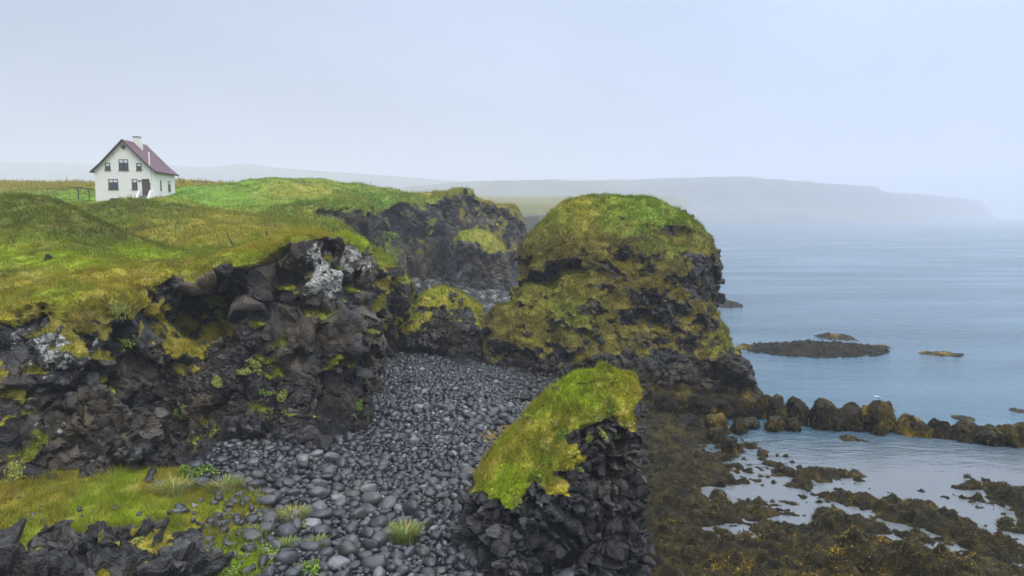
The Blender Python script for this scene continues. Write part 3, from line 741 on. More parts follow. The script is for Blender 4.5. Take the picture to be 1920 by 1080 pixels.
#@@MARK stacks
# ================================================================ SEA STACKS AND OUTCROPS
def ring(pl, pr, ym, yf, yb, z, seed, nn=2.7, amp=.35, skew=0.0, m=56, ft=0.0):
    """plan outline at height z from the photo's left/right edge and the front/back distance"""
    xl, xr = XATY(pl, ym, z), XATY(pr, ym, z); cx, rx = (xl + xr) / 2, (xr - xl) / 2
    out = []
    for k in range(m):
        t = 2 * math.pi * k / m; c, s_ = math.cos(t), math.sin(t)
        ux = math.copysign(abs(c) ** (2 / nn), c); uy = math.copysign(abs(s_) ** (2 / nn), s_)
        y = ym + (uy * (yb - ym) if uy > 0 else uy * (ym - yf))
        if uy < 0: y += ft * ux * min(1, -uy * 1.5)
        out.append((cx + ux * rx + skew * uy, y))
    o = np.array(out); d = amp * fbm(np.c_[o / 2.2, np.full(m, z / 3.0)], seed, 3)
    c0 = o.mean(0); dr = (o - c0) / (np.linalg.norm(o - c0, axis=1, keepdims=True) + 1e-9)
    return [tuple(p) for p in o + dr * d[:, None]]
def rock_body(levels, polys, hfn, h, terms, fac, gwf, dents=(), blobs=(), rimk=.7, seed=0, pad=1.2, ztop=None, zlo=-.6):
    ap = np.array([p for pl in polys for p in pl])
    x0, y0 = ap.min(0) - pad; x1, y1 = ap.max(0) + pad
    xs, ys, zs = vox(((x0, x1), (y0, y1), (zlo, ztop)), h, None)
    f, X, Y = level_field(xs, ys, zs, levels, polys)
    def ell(c, r):
        r = np.array(r, F32)
        return (np.sqrt(((X[:, :, None] - c[0]) / r[0]) ** 2 + ((Y[:, :, None] - c[1]) / r[1]) ** 2 + ((zs[None, None] - c[2]) / r[2]) ** 2) - 1) * r.min()
    for c, r, k in blobs: f = smin(f, ell(c, r).astype(F32), k)
    for c, r, k in dents: f = smax(f, -ell(c, r).astype(F32), k)
    f = add_noise3(f, xs, ys, zs, terms)
    if hfn is not None:
        H = hfn(X, Y).astype(F32); f = smax(f, zs[None, None, :] - H[:, :, None], rimk)
    v, q = surface_nets(f.astype(F32), np.array([xs[0], ys[0], zs[0]]), h)
    n = vnormals(v, q)
    dep = (hfn(v[:, 0], v[:, 1]) - v[:, 2]) if hfn is not None else np.full(len(v), 9.0)
    g = gwf(v, n, dep)
    global TONE, CELL
    tn = []
    for scale, amp, sd_, st, cr, tl in fac:
        v, cd = facet(v, n, scale, amp, seed + sd_, (1 - g) + .10, tl, .6, cr, st); tn.append(h01(cd, 31))
    tone = sum(tn) / len(tn)
    keep = v[:, 2] > zlo + .3
    v, q, at = compact(v, q, keep[q].all(1), dict(n=n, g=g, dep=dep, tone=tone))
    TONE = at['tone']
    return v, q, at['n'], at['g'], at['dep']
def stack(name, body, col, mat, lich, loc, label, cat, bl, group=None):
    v, q, n, g, dep = body
    root = empty(name, loc, label, cat, group)
    mesh_obj('rock', v, q, mat, root, loc, False, dict(grass=g, gcol=col, lichen=lich, tone=TONE))
    if bl is not None:
        w = g ** 1.5 * sstep(.15, .5, n[:, 2] + .3 * g)
        V, T, C = blades(v, q, w, col, **bl)
        if len(V): tag(mesh_obj('turf', V, T, M_blade, root, loc, False, dict(gcol=C)), kind='stuff')
    return root

# ---- the near stack with the bright sloping turf
NH = [(1120, 667, 26.4), (1090, 672, 26.2), (1160, 680, 26.4), (1197, 726, 26.2), (1207, 790, 24.9), (1140, 800, 24.2), (1060, 812, 23.8), (1040, 925, 22.9), (1000, 930, 22.7), (940, 940, 22.6), (897, 930, 22.9),
      (960, 835, 24.4), (1010, 762, 25.2), (1050, 710, 25.8), (1130, 740, 25.2), (1000, 870, 23.5), (930, 885, 23.6)]
p = np.array([P(*a) for a in NH] + [(2.6, 29.3, 4.9), (0.2, 28.2, 3.6), (4.6, 28.6, 5.4), (6, 26, 5.6), (-2.8, 23.5, 1.6), (-2.4, 26.5, 1.2)])
hn_raw = tps(p[:, :2], p[:, 2], .01)
hnear = lambda x, y: hn_raw(x, y) + .20 * fbm2(x / 1.0, y / 1.0, 301, 4) + .05 * fbm2(x / .3, y / .3, 302, 2)
lv = [0, 1, 2, 3, 4, 5, 6, 7.2]
rg = [(842, 1205, 25.2, 21.6, 29.6), (862, 1198, 25.2, 21.9, 29.6), (882, 1194, 25.2, 22.3, 29.4), (897, 1198, 25.3, 22.9, 29.3), (935, 1204, 25.5, 23.5, 29.2), (985, 1210, 25.8, 24.1, 29),
      (1015, 1210, 26, 24.6, 28.6), (1040, 1212, 26.1, 25, 28.2)]
polys = [ring(a, b_, c, d, e_, z, 310, 2.9, .22, ft=.10 * z) for (a, b_, c, d, e_), z in zip(rg, lv)]
def gw_nearstack(v, n, dep):
    w = 1 - sstep(.10, .55, dep + .42 * fbm(v / .8, 320, 3) - .10)
    return np.clip(w * sstep(.05, .35, n[:, 2] + .25 * fbm(v / .5, 321, 2)), 0, 1)
bd = rock_body(lv, polys, hnear, .052, [(.34, 1.5, (1, 1, 1.2), 331, 3)],
               [(.85, .34, 1, (1, 1, 1.0), .15, 1.2), (.40, .26, 2, (1, 1, 1.15), .40, 1.5)], gw_nearstack,
               dents=[(P(1110, 905, 22.9), (1.5, .7, .28), .25), (P(1040, 1000, 22.0), (.9, .5, .3), .25), (P(1180, 960, 22.6), (.35, .9, 1.6), .3)], rimk=.30, seed=300, ztop=8.0)
v = bd[0]
lime = .50 * np.exp(-(((v[:, 0] - 2.6) / 1.9) ** 2 + ((v[:, 1] - 25.9) / 1.3) ** 2)) + .30 * np.exp(-((v[:, 0] + .3) / 1.2) ** 2)
gold = .30 * np.exp(-((v[:, 0] - 4.3) / .7) ** 2) + .42 * sstep(.0, .5, bd[4]) - .05
col = turf(v, gold + .1, lime, 0, 23, .45) * 1.05
li = .10 * np.exp(-(((v[:, 0] - 5.0) / .7) ** 2 + ((v[:, 2] - 5.6) / 1.1) ** 2))
stack('sea_stack', bd, col, M_stack, li, (2.2, 25.6, 0), 'nearest rock stack with a bright yellow green turf slope on its top', 'rock stack',
      dict(dens=1900.0, hgt=.10, wid=.016, wind=(.25, -.35), seed=11, cap=140000, lean=.6))

# ---- the great stack
BH = [(1000, 425, 58), (1035, 385, 59), (1060, 371, 60), (1095, 366, 60.5), (1150, 370, 60.5), (1180, 376, 60.5), (1215, 373, 60.5), (1250, 376, 60), (1285, 396, 59.5), (1318, 420, 59), (1328, 440, 58.5),
      (1150, 435, 56.6), (1080, 440, 56.6), (1230, 440, 56.6), (1180, 405, 58.2), (1090, 400, 58.4), (1290, 440, 57)]
p = np.array([P(*a) for a in BH] + [(8, 66, 12.0), (13, 66, 11.4), (3, 65, 11.0), (17.5, 62, 9.6), (0, 61, 8.5)])
hb_raw = tps(p[:, :2], p[:, 2], .01)
hbig = lambda x, y: hb_raw(x, y) + .3 * fbm2(x / 2.2, y / 2.2, 401, 4)
lv = [-.5, 1, 2.5, 4.2, 6, 7.4, 8.8, 10.4, 11.8, 13.8]
rg = [(885, 1412, 57.5, 49.8, 68), (905, 1392, 57.5, 51, 67), (930, 1368, 57.5, 52.4, 67), (962, 1352, 57.6, 53.4, 66.6), (980, 1342, 57.8, 54.0, 66.4), (984, 1339, 58, 54.6, 66.2), (984, 1340, 58.2, 54.9, 66), (986, 1335, 58.4, 55.2, 65.6),
      (998, 1326, 58.6, 55.6, 65.2), (1030, 1300, 59, 56.4, 64.6)]
polys = [ring(a, b_, c, d, e_, z, 410, 2.5, .5) for (a, b_, c, d, e_), z in zip(rg, lv)]
def gw_big(v, n, dep):
    x, y, z = v.T
    top = 1 - sstep(.1, 1.2, dep + .35 * sstep(58.4, 56.6, y) + 1.7 * fbm(v / 1.5, 420, 3) + .6 * sstep(10.5, 14, x))
    led = sstep(.30, .62, n[:, 2] * .9 + .60 * fbm(v / np.array([1.5, 1.5, .7]), 421, 4) + .34 * fbm(v / .40, 422, 2) + .30 * (1 - sstep(4, 12, x)) + .08 + .22 * np.exp(-((z - 10.2) / 1.6) ** 2))
    c1 = np.array(P(990, 610, 55.5)); c2 = np.array(P(1345, 640, 57)); c3 = np.array(P(1070, 590, 54.6))
    lobes = .95 * np.exp(-((v - c1) ** 2 / np.array([2.6, 4, 2.0]) ** 2).sum(1)) + .8 * np.exp(-((v - c2) ** 2 / np.array([1.4, 4, 2.2]) ** 2).sum(1)) + .6 * np.exp(-((v - c3) ** 2 / np.array([1.6, 3, 2.2]) ** 2).sum(1))
    dark = .55 * np.exp(-((v - np.array(P(1170, 478, 55))) ** 2 / np.array([1.1, 3, .9]) ** 2).sum(1)) + .55 * np.exp(-((v - np.array(P(1050, 515, 55.3))) ** 2 / np.array([1.7, 3, .6]) ** 2).sum(1)) \
        + .55 * np.exp(-((v - np.array(P(1210, 640, 53))) ** 2 / np.array([3.0, 3, 1.3]) ** 2).sum(1))
    top = top * (.25 + .75 * sstep(10.5, 11.9, z + 1.0 * fbm(v / 1.1, 429, 3) + .5 * (1 - sstep(1, 6, x))))
    led = np.maximum(led, .9 * sstep(3.6, 2.2, dep) * (1 - sstep(10, 13.5, x)) * sstep(-.55, .1, fbm(v / .9, 427, 3))) if False else np.maximum(led, .85 * (1 - sstep(2.2, 4.2, dep)) * (1 - .85 * sstep(8, 12, x)) * sstep(-.15, .35, fbm(v / .8, 427, 4)))
    w = np.clip(np.maximum(top, np.clip(led + lobes * (.7 + .6 * fbm(v / .7, 425, 3)), 0, 1)) - dark * (1 - top), 0, 1)
    return w * sstep(1.4, 3.0, z + .9 * fbm(v / 1.2, 423, 3))
bd = rock_body(lv, polys, hbig, .125, [(.55, 3.0, (1, 1, .9), 431, 4), (.24, 1.0, (1, 1, 1), 435, 3)],
               [(1.5, .60, 1, (1, 1, 1.1), .18, .9), (.62, .34, 2, (1, 1, 1.15), .35, 1.0)], gw_big,
               dents=[(P(1178, 482, 54.6), (1.35, 1.8, 1.0), .5), (P(1065, 512, 54.8), (1.5, 1.2, .55), .5), (P(1010, 525, 56), (1.2, 1.6, .6), .4), (P(1205, 605, 53.3), (1.9, 1.2, .6), .4),
                      (P(1283, 440, 56.6), (.75, .8, .6), .3), (P(1310, 545, 56.6), (.6, .9, .8), .3)],
               blobs=[(P(985, 655, 55.2), (2.9, 2.6, 4.3), 1.4), (P(1075, 650, 53.6), (1.9, 1.8, 3.9), 1.2)], rimk=1.6, seed=400, ztop=15.2)
v, q, n, g, dep = bd
gold = .25 * np.exp(-((v[:, 0] - 5.5) / 2.5) ** 2) * (1 - sstep(0, 3, dep)) + .30 * sstep(.3, 2, dep) - .05
col = turf(v, gold, .02, .58 * np.exp(-((v[:, 0] - 11) / 3.2) ** 2) * (1 - sstep(.2, 2, dep)) + .55 * np.exp(-((v - np.array(P(1355, 650, 57))) ** 2 / np.array([1.5, 4, 2.6]) ** 2).sum(1)) + .5 * np.exp(-((v - np.array(P(1060, 590, 55))) ** 2 / np.array([2.2, 4, 1.9]) ** 2).sum(1)), 43, .8)
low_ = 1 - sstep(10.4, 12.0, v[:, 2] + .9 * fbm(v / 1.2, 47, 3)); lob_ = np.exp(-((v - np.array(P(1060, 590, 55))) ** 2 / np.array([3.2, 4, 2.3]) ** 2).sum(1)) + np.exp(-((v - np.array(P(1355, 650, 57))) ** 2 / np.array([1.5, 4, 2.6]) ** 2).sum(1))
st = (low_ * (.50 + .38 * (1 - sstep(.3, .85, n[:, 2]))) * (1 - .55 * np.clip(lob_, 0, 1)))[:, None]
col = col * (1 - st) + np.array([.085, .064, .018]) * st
li = .55 * np.exp(-((v - np.array(P(1320, 490, 57.5))) ** 2 / np.array([1.2, 4, 2.4]) ** 2).sum(1)) - .1
stack('sea_stack', bd, col, M_big, li, (9.5, 58.5, 0), 'tallest rock stack with broad grassy dome, standing at the water edge', 'rock stack',
      dict(dens=260.0, hgt=.16, wid=.04, wind=(.45, -.25), seed=12, cap=180000, lean=.6))

# ---- the low stack between cliff and great stack
MH = [(840, 531, 59), (800, 540, 58.6), (770, 565, 58), (745, 590, 57.6), (725, 625, 57.4), (875, 545, 59), (905, 575, 59), (800, 590, 56.4), (850, 600, 56), (740, 610, 56.8), (912, 620, 58.6)]
p = np.array([P(*a) for a in MH] + [(-6, 63, 4.8), (-9, 62, 3.5), (-2, 62, 4.0)])
hm_raw = tps(p[:, :2], p[:, 2], .01); hmid = lambda x, y: hm_raw(x, y) + .2 * fbm2(x / 1.4, y / 1.4, 501, 3)
lv = [.5, 2, 3.5, 5, 7.2]
rg = [(728, 908, 59, 55.2, 63), (718, 914, 59, 54.8, 63), (722, 918, 59, 55.0, 63), (735, 916, 59, 55.6, 62.6), (775, 905, 59, 56.4, 62)]
polys = [ring(a, b_, c, d, e_, z, 510, 2.5, .35) for (a, b_, c, d, e_), z in zip(rg, lv)]
def gw_mid(v, n, dep):
    return np.clip((1 - sstep(.05, .7, dep - .25 + 1.1 * fbm(v / 1.0, 520, 3) + .9 * sstep(-6.5, -4, v[:, 0]) * sstep(6.2, 5, v[:, 2] * 1.0) if False else dep - .1 + 1.2 * fbm(v / .8, 520, 3) + .8 * (1 - sstep(4.2, 5.8, v[:, 2])) * sstep(-7.5, -5, v[:, 0]))) * 1.0 + .25 * sstep(.35, .7, n[:, 2] + .6 * fbm(v / .9, 521, 3) - .2), 0, 1) * sstep(2.6, 3.6, v[:, 2] + .5 * fbm(v, 524, 2))
bd = rock_body(lv, polys, hmid, .11, [(.45, 2.0, (1, 1, 1), 531, 4), (.15, .6, (1, 1, 1), 535, 2)], [(.9, .35, 1, (1, 1, 1.2), .25, 1.0), (.42, .2, 2, (1, 1, 1), .3, 1.0)], gw_mid,
               dents=[(P(800, 668, 55), (2.6, 1.2, .5), .3)], blobs=[(P(893, 685, 55), (.7, .8, 1.0), .5)], rimk=.7, seed=500, ztop=8)
v, q, n, g, dep = bd
col = turf(v, .22, -.1, 0, 53, .7); st = (1 - sstep(.3, .8, n[:, 2]))[:, None] * .5; col = col * (1 - st) + np.array([.095, .066, .016]) * st
stack('sea_stack', bd, col, M_big, 0 * v[:, 0] - .05, (-5.8, 59, 1.2), 'low rounded mossy rock on the black beach between cliff and tallest stack', 'rock stack',
      dict(dens=190.0, hgt=.18, wid=.04, wind=(.3, -.3), seed=13, cap=40000, lean=.6))

# ---- small stack in the inner bay
FH = [(870, 428, 112), (900, 425, 112), (925, 435, 112), (850, 445, 111), (942, 465, 112), (900, 445, 109.5)]
p = np.array([P(*a) for a in FH] + [(-5, 117, 8.5), (-1, 116, 7.5), (-9.5, 114, 7.5)]); hf_raw = tps(p[:, :2], p[:, 2], .01)
hfar = lambda x, y: hf_raw(x, y) + .35 * fbm2(x / 2, y / 2, 601, 3)
lv = [.5, 4, 8, 11]
rg = [(838, 958, 112, 107.2, 119), (843, 950, 112, 107.8, 118), (848, 944, 112, 108.4, 117), (858, 935, 112, 109.4, 116)]
polys = [ring(a, b_, c, d, e_, z, 610, 2.5, .6) for (a, b_, c, d, e_), z in zip(rg, lv)]
bd = rock_body(lv, polys, hfar, .2, [(.8, 3, (1, 1, 1.4), 631, 4), (.25, 1, (1, 1, 1), 635, 2)], [(1.6, .6, 1, (1, 1, 1.5), .2, 1.0), (.8, .35, 2, (1, 1, 1.2), .25, 1.0)],
               lambda v, n, dep: np.clip(1 - sstep(.4, 1.8, dep + .9 * fbm(v / 1.6, 620, 3)), 0, 1), rimk=.9, seed=600, ztop=12)
v = bd[0]; col = turf(v, .25, -.2, .25, 63, 1.2)
stack('sea_stack', bd, col, M_far, 0 * v[:, 0], (-4.5, 112, 1.2), 'hazy small rock stack with thin green cap in the inner bay', 'rock stack',
      dict(dens=50.0, hgt=.25, wid=.07, seed=14, cap=9000))

# ---- broken outcrop in the near corner
OH = [(240, 972, 20.9), (200, 990, 20.6), (300, 985, 20.8), (330, 1010, 20.4), (360, 1050, 19.8), (150, 1018, 20.3), (100, 1030, 20.2), (40, 1050, 19.9), (-80, 1060, 19.6), (250, 1040, 19.6), (100, 1090, 18.6), (330, 1090, 18.8), (180, 1030, 19.8)]
p = np.array([P(*a) for a in OH] + [(-11.5, 22.5, 2.0), (-9, 22, 1.8), (-14.5, 22, 2.0), (-7.6, 20.5, 1.4), (-18, 21.5, 2)]); ho_raw = tps(p[:, :2], p[:, 2], .01)
hout = lambda x, y: ho_raw(x, y) + .20 * fbm2(x / .8, y / .8, 701, 3)
lv = [1, 2, 3, 4]
rg = [(-160, 405, 20, 16, 22.2), (-150, 395, 20, 16.2, 21.9), (-60, 372, 20, 16.6, 21.6), (150, 345, 20.3, 18.2, 21.3)]
polys = [ring(a, b_, c, d, e_, z, 710, 3, .35) for (a, b_, c, d, e_), z in zip(rg, lv)]
bd = rock_body(lv, polys, hout, .055, [(.28, .9, (1, 1, 1), 731, 4)], [(.75, .55, 1, (1.3, 1, .85), .18, 1.3), (.33, .17, 2, (1.2, 1, .8), .25, 1.2)],
               lambda v, n, dep: np.clip(sstep(.80, 1.0, n[:, 2] * .8 + .75 * fbm(v / .55, 720, 3) - .28), 0, 1), rimk=.22, seed=700, ztop=4.6, zlo=.5)
v = bd[0]; col = turf(v, .45, .0, 0, 73, .4)
stack('rock_outcrop', bd, col, M_stack, 0 * v[:, 0] - .2, (-11, 20, 1.5), 'jagged dark rock outcrop rising from the grass flat at its edge', 'rock outcrop',
      dict(dens=900.0, hgt=.10, wid=.016, seed=15, cap=9000))

# ---- weed hung ledge at the foot of the great stack
lv = [-.3, .4, 1.0, 1.5]
rg = [(1205, 1428, 46, 42.9, 53), (1212, 1424, 46, 43.0, 53), (1218, 1418, 46, 43.2, 53), (1228, 1405, 46.5, 43.8, 53)]
polys = [ring(a, b_, c, d, e_, z, 810, 3.2, .3) for (a, b_, c, d, e_), z in zip(rg, lv)]
bd = rock_body(lv, polys, None, .11, [(.30, 1.6, (1, 1, 1), 831, 3), (.12, .5, (1, 1, .6), 832, 2)], [(.7, .2, 1, (1, 1, 1), .2, 1.0)], lambda v, n, dep: 0 * dep, seed=800, ztop=1.9, zlo=-.5)
v, q, n, _, _ = bd
WEED_D, WEED_M, WEED_G, WEED_Y = [np.array(c) for c in ((.006, .005, .002), (.022, .017, .005), (.062, .046, .007), (.185, .130, .008))]
def weedcol(p, seed=5, gold=0.0):
    a = sstep(-.6, .5, fbm(p / 1.1, seed, 4))[:, None]; b_ = sstep(-.15, .6, fbm(p / 1.3, seed + 7, 4) + gold)[:, None]; c = sstep(.30, .9, fbm(p / .7, seed + 13, 3) * .8 + gold + .12)[:, None]
    k = WEED_D * (1 - a) + WEED_M * a; k = k * (1 - b_) + WEED_G * b_; return k * (1 - c) + WEED_Y * c
def weed_mat(name):
    m, nt, b = new_mat(name); L = nt.links
    a = nd(nt, 'ShaderNodeAttribute', attribute_name='gcol'); g = nd(nt, 'ShaderNodeNewGeometry')
    n1 = noise(nt, g.outputs['Position'], 5, 6, .7)
    L.new(mix(nt, 1.0, a.outputs['Color'], ramp(nt, n1, [(.35, (.25, .25, .25)), (.68, (1.8, 1.7, 1.4))]).outputs[0], 'MULTIPLY'), b.inputs['Base Color'])
    b.inputs['Roughness'].default_value = .6; b.inputs['Specular IOR Level'].default_value = .22
    mp = nd(nt, 'ShaderNodeMapping'); L.new(g.outputs['Position'], mp.inputs[0]); mp.inputs['Scale'].default_value = (9, 9, 1.6)
    bm = nd(nt, 'ShaderNodeBump', Strength=1.0, Distance=.14); L.new(noise(nt, mp.outputs[0], 1.2, 5, .65, .6), bm.inputs['Height']); L.new(bm.outputs[0], b.inputs['Normal'])
    return m
M_weed = weed_mat('seaweed_cover'); M_frond = weed_mat('seaweed_frond')
def fronds(v, q, w, col, dens, hgt, wid, seed, cap, droop=.75):
    return blades(v, q, w, col, dens, hgt, wid, (0, 0), seed, cap, .9, droop, .7)
def weed_thing(name, loc, label, cat, v, q, n, seed, gold, dens, hgt, group=None, cap=9000):
    root = empty(name, loc, label, cat, group); col = weedcol(v, seed, gold)
    mesh_obj('rock', v, q, M_weed, root, loc, True, dict(gcol=col))
    V, T, C = fronds(v, q, np.clip(.35 + n[:, 2], 0, 1), col * 1.25, dens, hgt, .05, seed, cap)
    tag(mesh_obj('seaweed', V, T, M_frond, root, loc, False, dict(gcol=C)), kind='stuff'); return root
weed_thing('rock_ledge', (9.3, 46, 0), 'low rock ledge hung with brown seaweed at the foot of the tallest stack', 'rock ledge', v, q, n, 801, -.25, 260, .30, cap=22000)

# ================================================================ BOULDERS
import bmesh
def ico(sub):
    bm = bmesh.new(); bmesh.ops.create_icosphere(bm, subdivisions=sub, radius=1.0); bm.verts.ensure_lookup_table()
    v = np.array([t.co[:] for t in bm.verts]); f = np.array([[l.index for l in t.verts] for t in bm.faces]); bm.free(); return v, f
ICO = {s_: ico(s_) for s_ in (2, 3, 4, 5)}
def lumpy(sub, seed, amp=.25, sq=2.6, freq=1.0):
    v, f = ICO[sub]; v = np.sign(v) * np.abs(v) ** (2 / sq * 1.0 + .25) if False else v.copy()
    r = 1 + amp * fbm(v * freq + seed * 5.1, seed, 3)
    return v * r[:, None], f
# row of seaweed covered boulders: px centre, py top, py waterline, px width, label
ROW = [(1433, 737, 785, 28, 'small dark seaweed covered boulder at the ledge end of the boulder row'), (1458, 740, 792, 52, 'round topped weedy boulder second from the ledge in the boulder row'),
       (1496, 743, 797, 46, 'low weedy boulder third from the ledge in the boulder row'), (1541, 747, 809, 60, 'tall weedy boulder with dark draped fronds, fourth from the ledge'),
       (1593, 759, 811, 62, 'flat topped weedy boulder directly left of the one carrying the gull'), (1645, 747, 815, 76, 'largest seaweed draped boulder in the row, white gull perched on its top'),
       (1706, 776, 820, 60, 'pointed golden brown weedy boulder just right of the gull boulder'), (1760, 785, 824, 56, 'rounded dark weedy boulder second to the right of the gull boulder'),
       (1808, 788, 830, 54, 'weedy boulder with a pale bare flank, third right of the gull boulder'), (1856, 794, 837, 58, 'wide dark weedy boulder second from the photo edge in the row'),
       (1899, 791, 841, 54, 'weedy boulder at the right edge of the photo, ending the row'), (1955, 800, 850, 60, None)]
SMALL = [(1288, 777, 806, 42, 'round weedy boulder standing in front of the hung ledge'), (1343, 777, 812, 42, 'yellowish weedy boulder in front of the ledge end'), (1341, 802, 828, 36, 'small weedy boulder just below the yellowish one by the ledge'),
         (1386, 783, 810, 32, 'dark weedy boulder between the ledge end and the pool'), (1453, 782, 806, 32, 'low wet boulder at the pool side of the row start'), (1484, 783, 805, 28, 'smallest rounded boulder leaning on the row by the pool'),
         (1404, 783, 801, 36, 'flat weedy rock at the corner of the pool'), (1369, 822, 848, 30, 'dark weedy boulder on the edge of the pool'),
         (1430, 843, 858, 20, 'dark pointed stone standing in the pool water'), (1472, 851, 859, 11, 'tiny flat stone in the pool near the pointed stone'), (1486, 862, 869, 10, 'tiny brown stone in the pool off the weed bed'), (1498, 871, 880, 15, 'small weedy stone in the pool beside the weed bed')]
def weed_boulder(px, pt, pb, w, label, i, z0=0.0):
    g0 = G(px, pb, z0); Y = g0[1]; rx = w / 2 / FPX * Y * 1.12
    d = Y + rx * .9; top = P(px, pt, d); hh = top[2] - z0 + .15
    v, f = lumpy(5 if w > 40 else 4 if w > 18 else 3, 900 + i, .42, freq=1.25)
    rc = np.random.default_rng(900 + i)
    for _ in range(6):
        dd = rc.standard_normal(3); dd[2] = abs(dd[2]) * .6; dd /= np.linalg.norm(dd); kk = v @ dd - (.62 + .25 * rc.random()); v = v - np.maximum(kk, 0)[:, None] * dd * .8
    v = v / np.abs(v[:, :2]).max()
    v = v * np.array([rx * 1.06, rx * 1.1, (hh) / (np.ptp(v[:, 2]) * .85)]); ztop = v[:, 2].max(); v[:, 2] += (top[2] - ztop)
    c = np.array([XATY(px, d, z0), d, 0]); v[:, :2] += c[:2]
    low = sstep(.3, -.5, v[:, 2] - z0) if False else 1 - sstep(-.4, .4, v[:, 2] - z0)
    v[:, :2] = c[:2] + (v[:, :2] - c[:2]) * (1 + .18 * low[:, None])
    v += .10 * np.stack([fbm(v / np.array([.30, .30, .75]), 950 + i + k, 4) for k in range(3)], -1) * min(1, rx)
    n = vnormals(v, f)
    gold = {6: .25, 101: .35, 5: .02}.get(i, -.16)
    return weed_thing('boulder', (c[0], c[1], z0), label or 'weedy boulder beyond the photo edge', 'boulder', v, f, n, 900 + i, gold, 1100 if w < 30 else 620, .30 * min(1, rx + .35), cap=6000), top, c
tops = {}
for i, (px, pt, pb, w, lb) in enumerate(ROW):
    if lb: _, tops[i], _ = weed_boulder(px, pt, pb, w, lb, i)
for i, (px, pt, pb, w, lb) in enumerate(SMALL): weed_boulder(px, pt, pb, w, lb, 100 + i, .15 if i < 8 else -.02)

# skerries out in the water
def skerry(px, pt, pb, w, label, i, cat='skerry', ragged=.6, gold=-.1, loose=0):
    g0 = G(px, (pt + pb) / 2 + (pb - pt) * .2, 0); rx = w / 2 / FPX * g0[1] * .92; ry = max(.25, abs(G(px, pt + (pb - pt) * .25, 0)[1] - G(px, pb, 0)[1]) * .55); hh = max(.10, (pb - pt) * .55 / FPX * g0[1])
    m = 170 if w > 100 else 60; x, y, q_ = grid_mesh(np.linspace(-1.25, 1.25, m), np.linspace(-1.25, 1.25, max(16, m // 2)))
    a = np.array([g0[0], g0[1]]); wx, wy = x * rx + a[0], y * ry + a[1]
    sc_ = .9 if w > 100 else .5
    r2 = np.sqrt(x * x + y * y); z = (1 - r2 ** 1.6) * hh * .8 + ragged * hh * fbm2(wx / sc_ / 1.2, wy / sc_, 970 + i, 4) * sstep(1.35, .9, r2) * 1 if False else (1 - r2 ** 1.6) * hh * .36 + (.30 * ragged) * hh * fbm2(wx / sc_ / 1.2, wy / sc_, 970 + i, 4)
    z += .42 * hh * (r2 < 1.2) * np.abs(fbm2(wx / .3, wy / .3, 990 + i, 3))
    v = np.stack([wx, wy, z], 1); n = vnormals(v, q_)
    return weed_thing('skerry', (a[0], a[1], 0), label, cat, v, q_, n, 970 + i, gold, 60 if w > 100 else 120, .22, cap=5000)
skerry(1528, 634, 664, 245, 'long dark skerry lying low in the open sea', 0, gold=-.9)
skerry(1567, 624, 636, 60, 'small patch of weedy rock just behind the long skerry', 1, ragged=1.6, gold=.2)
skerry(1650, 645, 653, 34, 'weed tail of broken rocks off the right tip of the long skerry', 6, ragged=1.7, gold=.2)
skerry(1405, 645, 655, 44, 'scatter of weed awash at the left tip of the long skerry', 7, ragged=1.8, gold=.2)
skerry(1766, 657, 667, 72, 'thin strip of floating weed and rock right of the long skerry', 2, ragged=1.7, gold=.2)
skerry(1352, 557, 574, 62, 'far dark skerry with birds beside the tallest stack', 3, gold=-.4)
skerry(1806, 776, 788, 34, 'small black rock in the sea behind the boulder row', 4, gold=-.5)
skerry(1912, 764, 774, 30, 'broken weed covered rock at the right photo edge behind the row', 5, ragged=1.3, gold=.1)

# ================================================================ COBBLES
M_cob = []
for nm, src in (('cobble_single', 'object'), ('cobble_mass', 'attr')):
    m, nt, b = new_mat(nm); L = nt.links; g = nd(nt, 'ShaderNodeNewGeometry')
    if src == 'object': rv = nd(nt, 'ShaderNodeObjectInfo').outputs['Random']
    else: rv = nd(nt, 'ShaderNodeAttribute', attribute_name='rnd').outputs['Fac']
    base = ramp(nt, rv, [(.0, (.009, .010, .012)), (.35, (.021, .023, .029)), (.62, (.036, .040, .049)), (.8, (.040, .036, .032)), (.93, (.080, .084, .096)), (1.0, (.17, .17, .172))])
    n1 = noise(nt, g.outputs['Position'], 16, 5, .7); c = mix(nt, 1.0, base.outputs[0], ramp(nt, n1, [(.3, (.55, .55, .55)), (.68, (1.35, 1.35, 1.35))]).outputs[0], 'MULTIPLY')
    L.new(c, b.inputs['Base Color']); b.inputs['Roughness'].default_value = .36; b.inputs['Specular IOR Level'].default_value = .5
    bm = nd(nt, 'ShaderNodeBump', Strength=.45, Distance=.02); L.new(noise(nt, g.outputs['Position'], 40, 4, .6), bm.inputs['Height']); L.new(bm.outputs[0], b.inputs['Normal'])
    M_cob.append(m)
def cobble_shape(sub, seed, angular=0.0):
    v, f = lumpy(sub, seed, .20 if not angular else .30, freq=.9)
    r_ = np.random.default_rng(seed)
    for _ in range(3 if not angular else 9):                 # worn flat faces
        d = r_.standard_normal(3); d /= np.linalg.norm(d); t = .72 + .2 * r_.random() if not angular else .45 + .25 * r_.random()
        k = v @ d - t; v = v - np.maximum(k, 0)[:, None] * d * (.85 if not angular else 1.0)
    v = v * np.array([1.0, .52 + .46 * r_.random(), .40 + .38 * r_.random()]); return v - [0, 0, 0], f
SH3 = [cobble_shape(3, 1000 + k) for k in range(10)]; SH2 = [cobble_shape(2, 1000 + k, k % 4 == 3) for k in range(12)]
SHA = [cobble_shape(2, 1100 + k, 1) for k in range(8)]
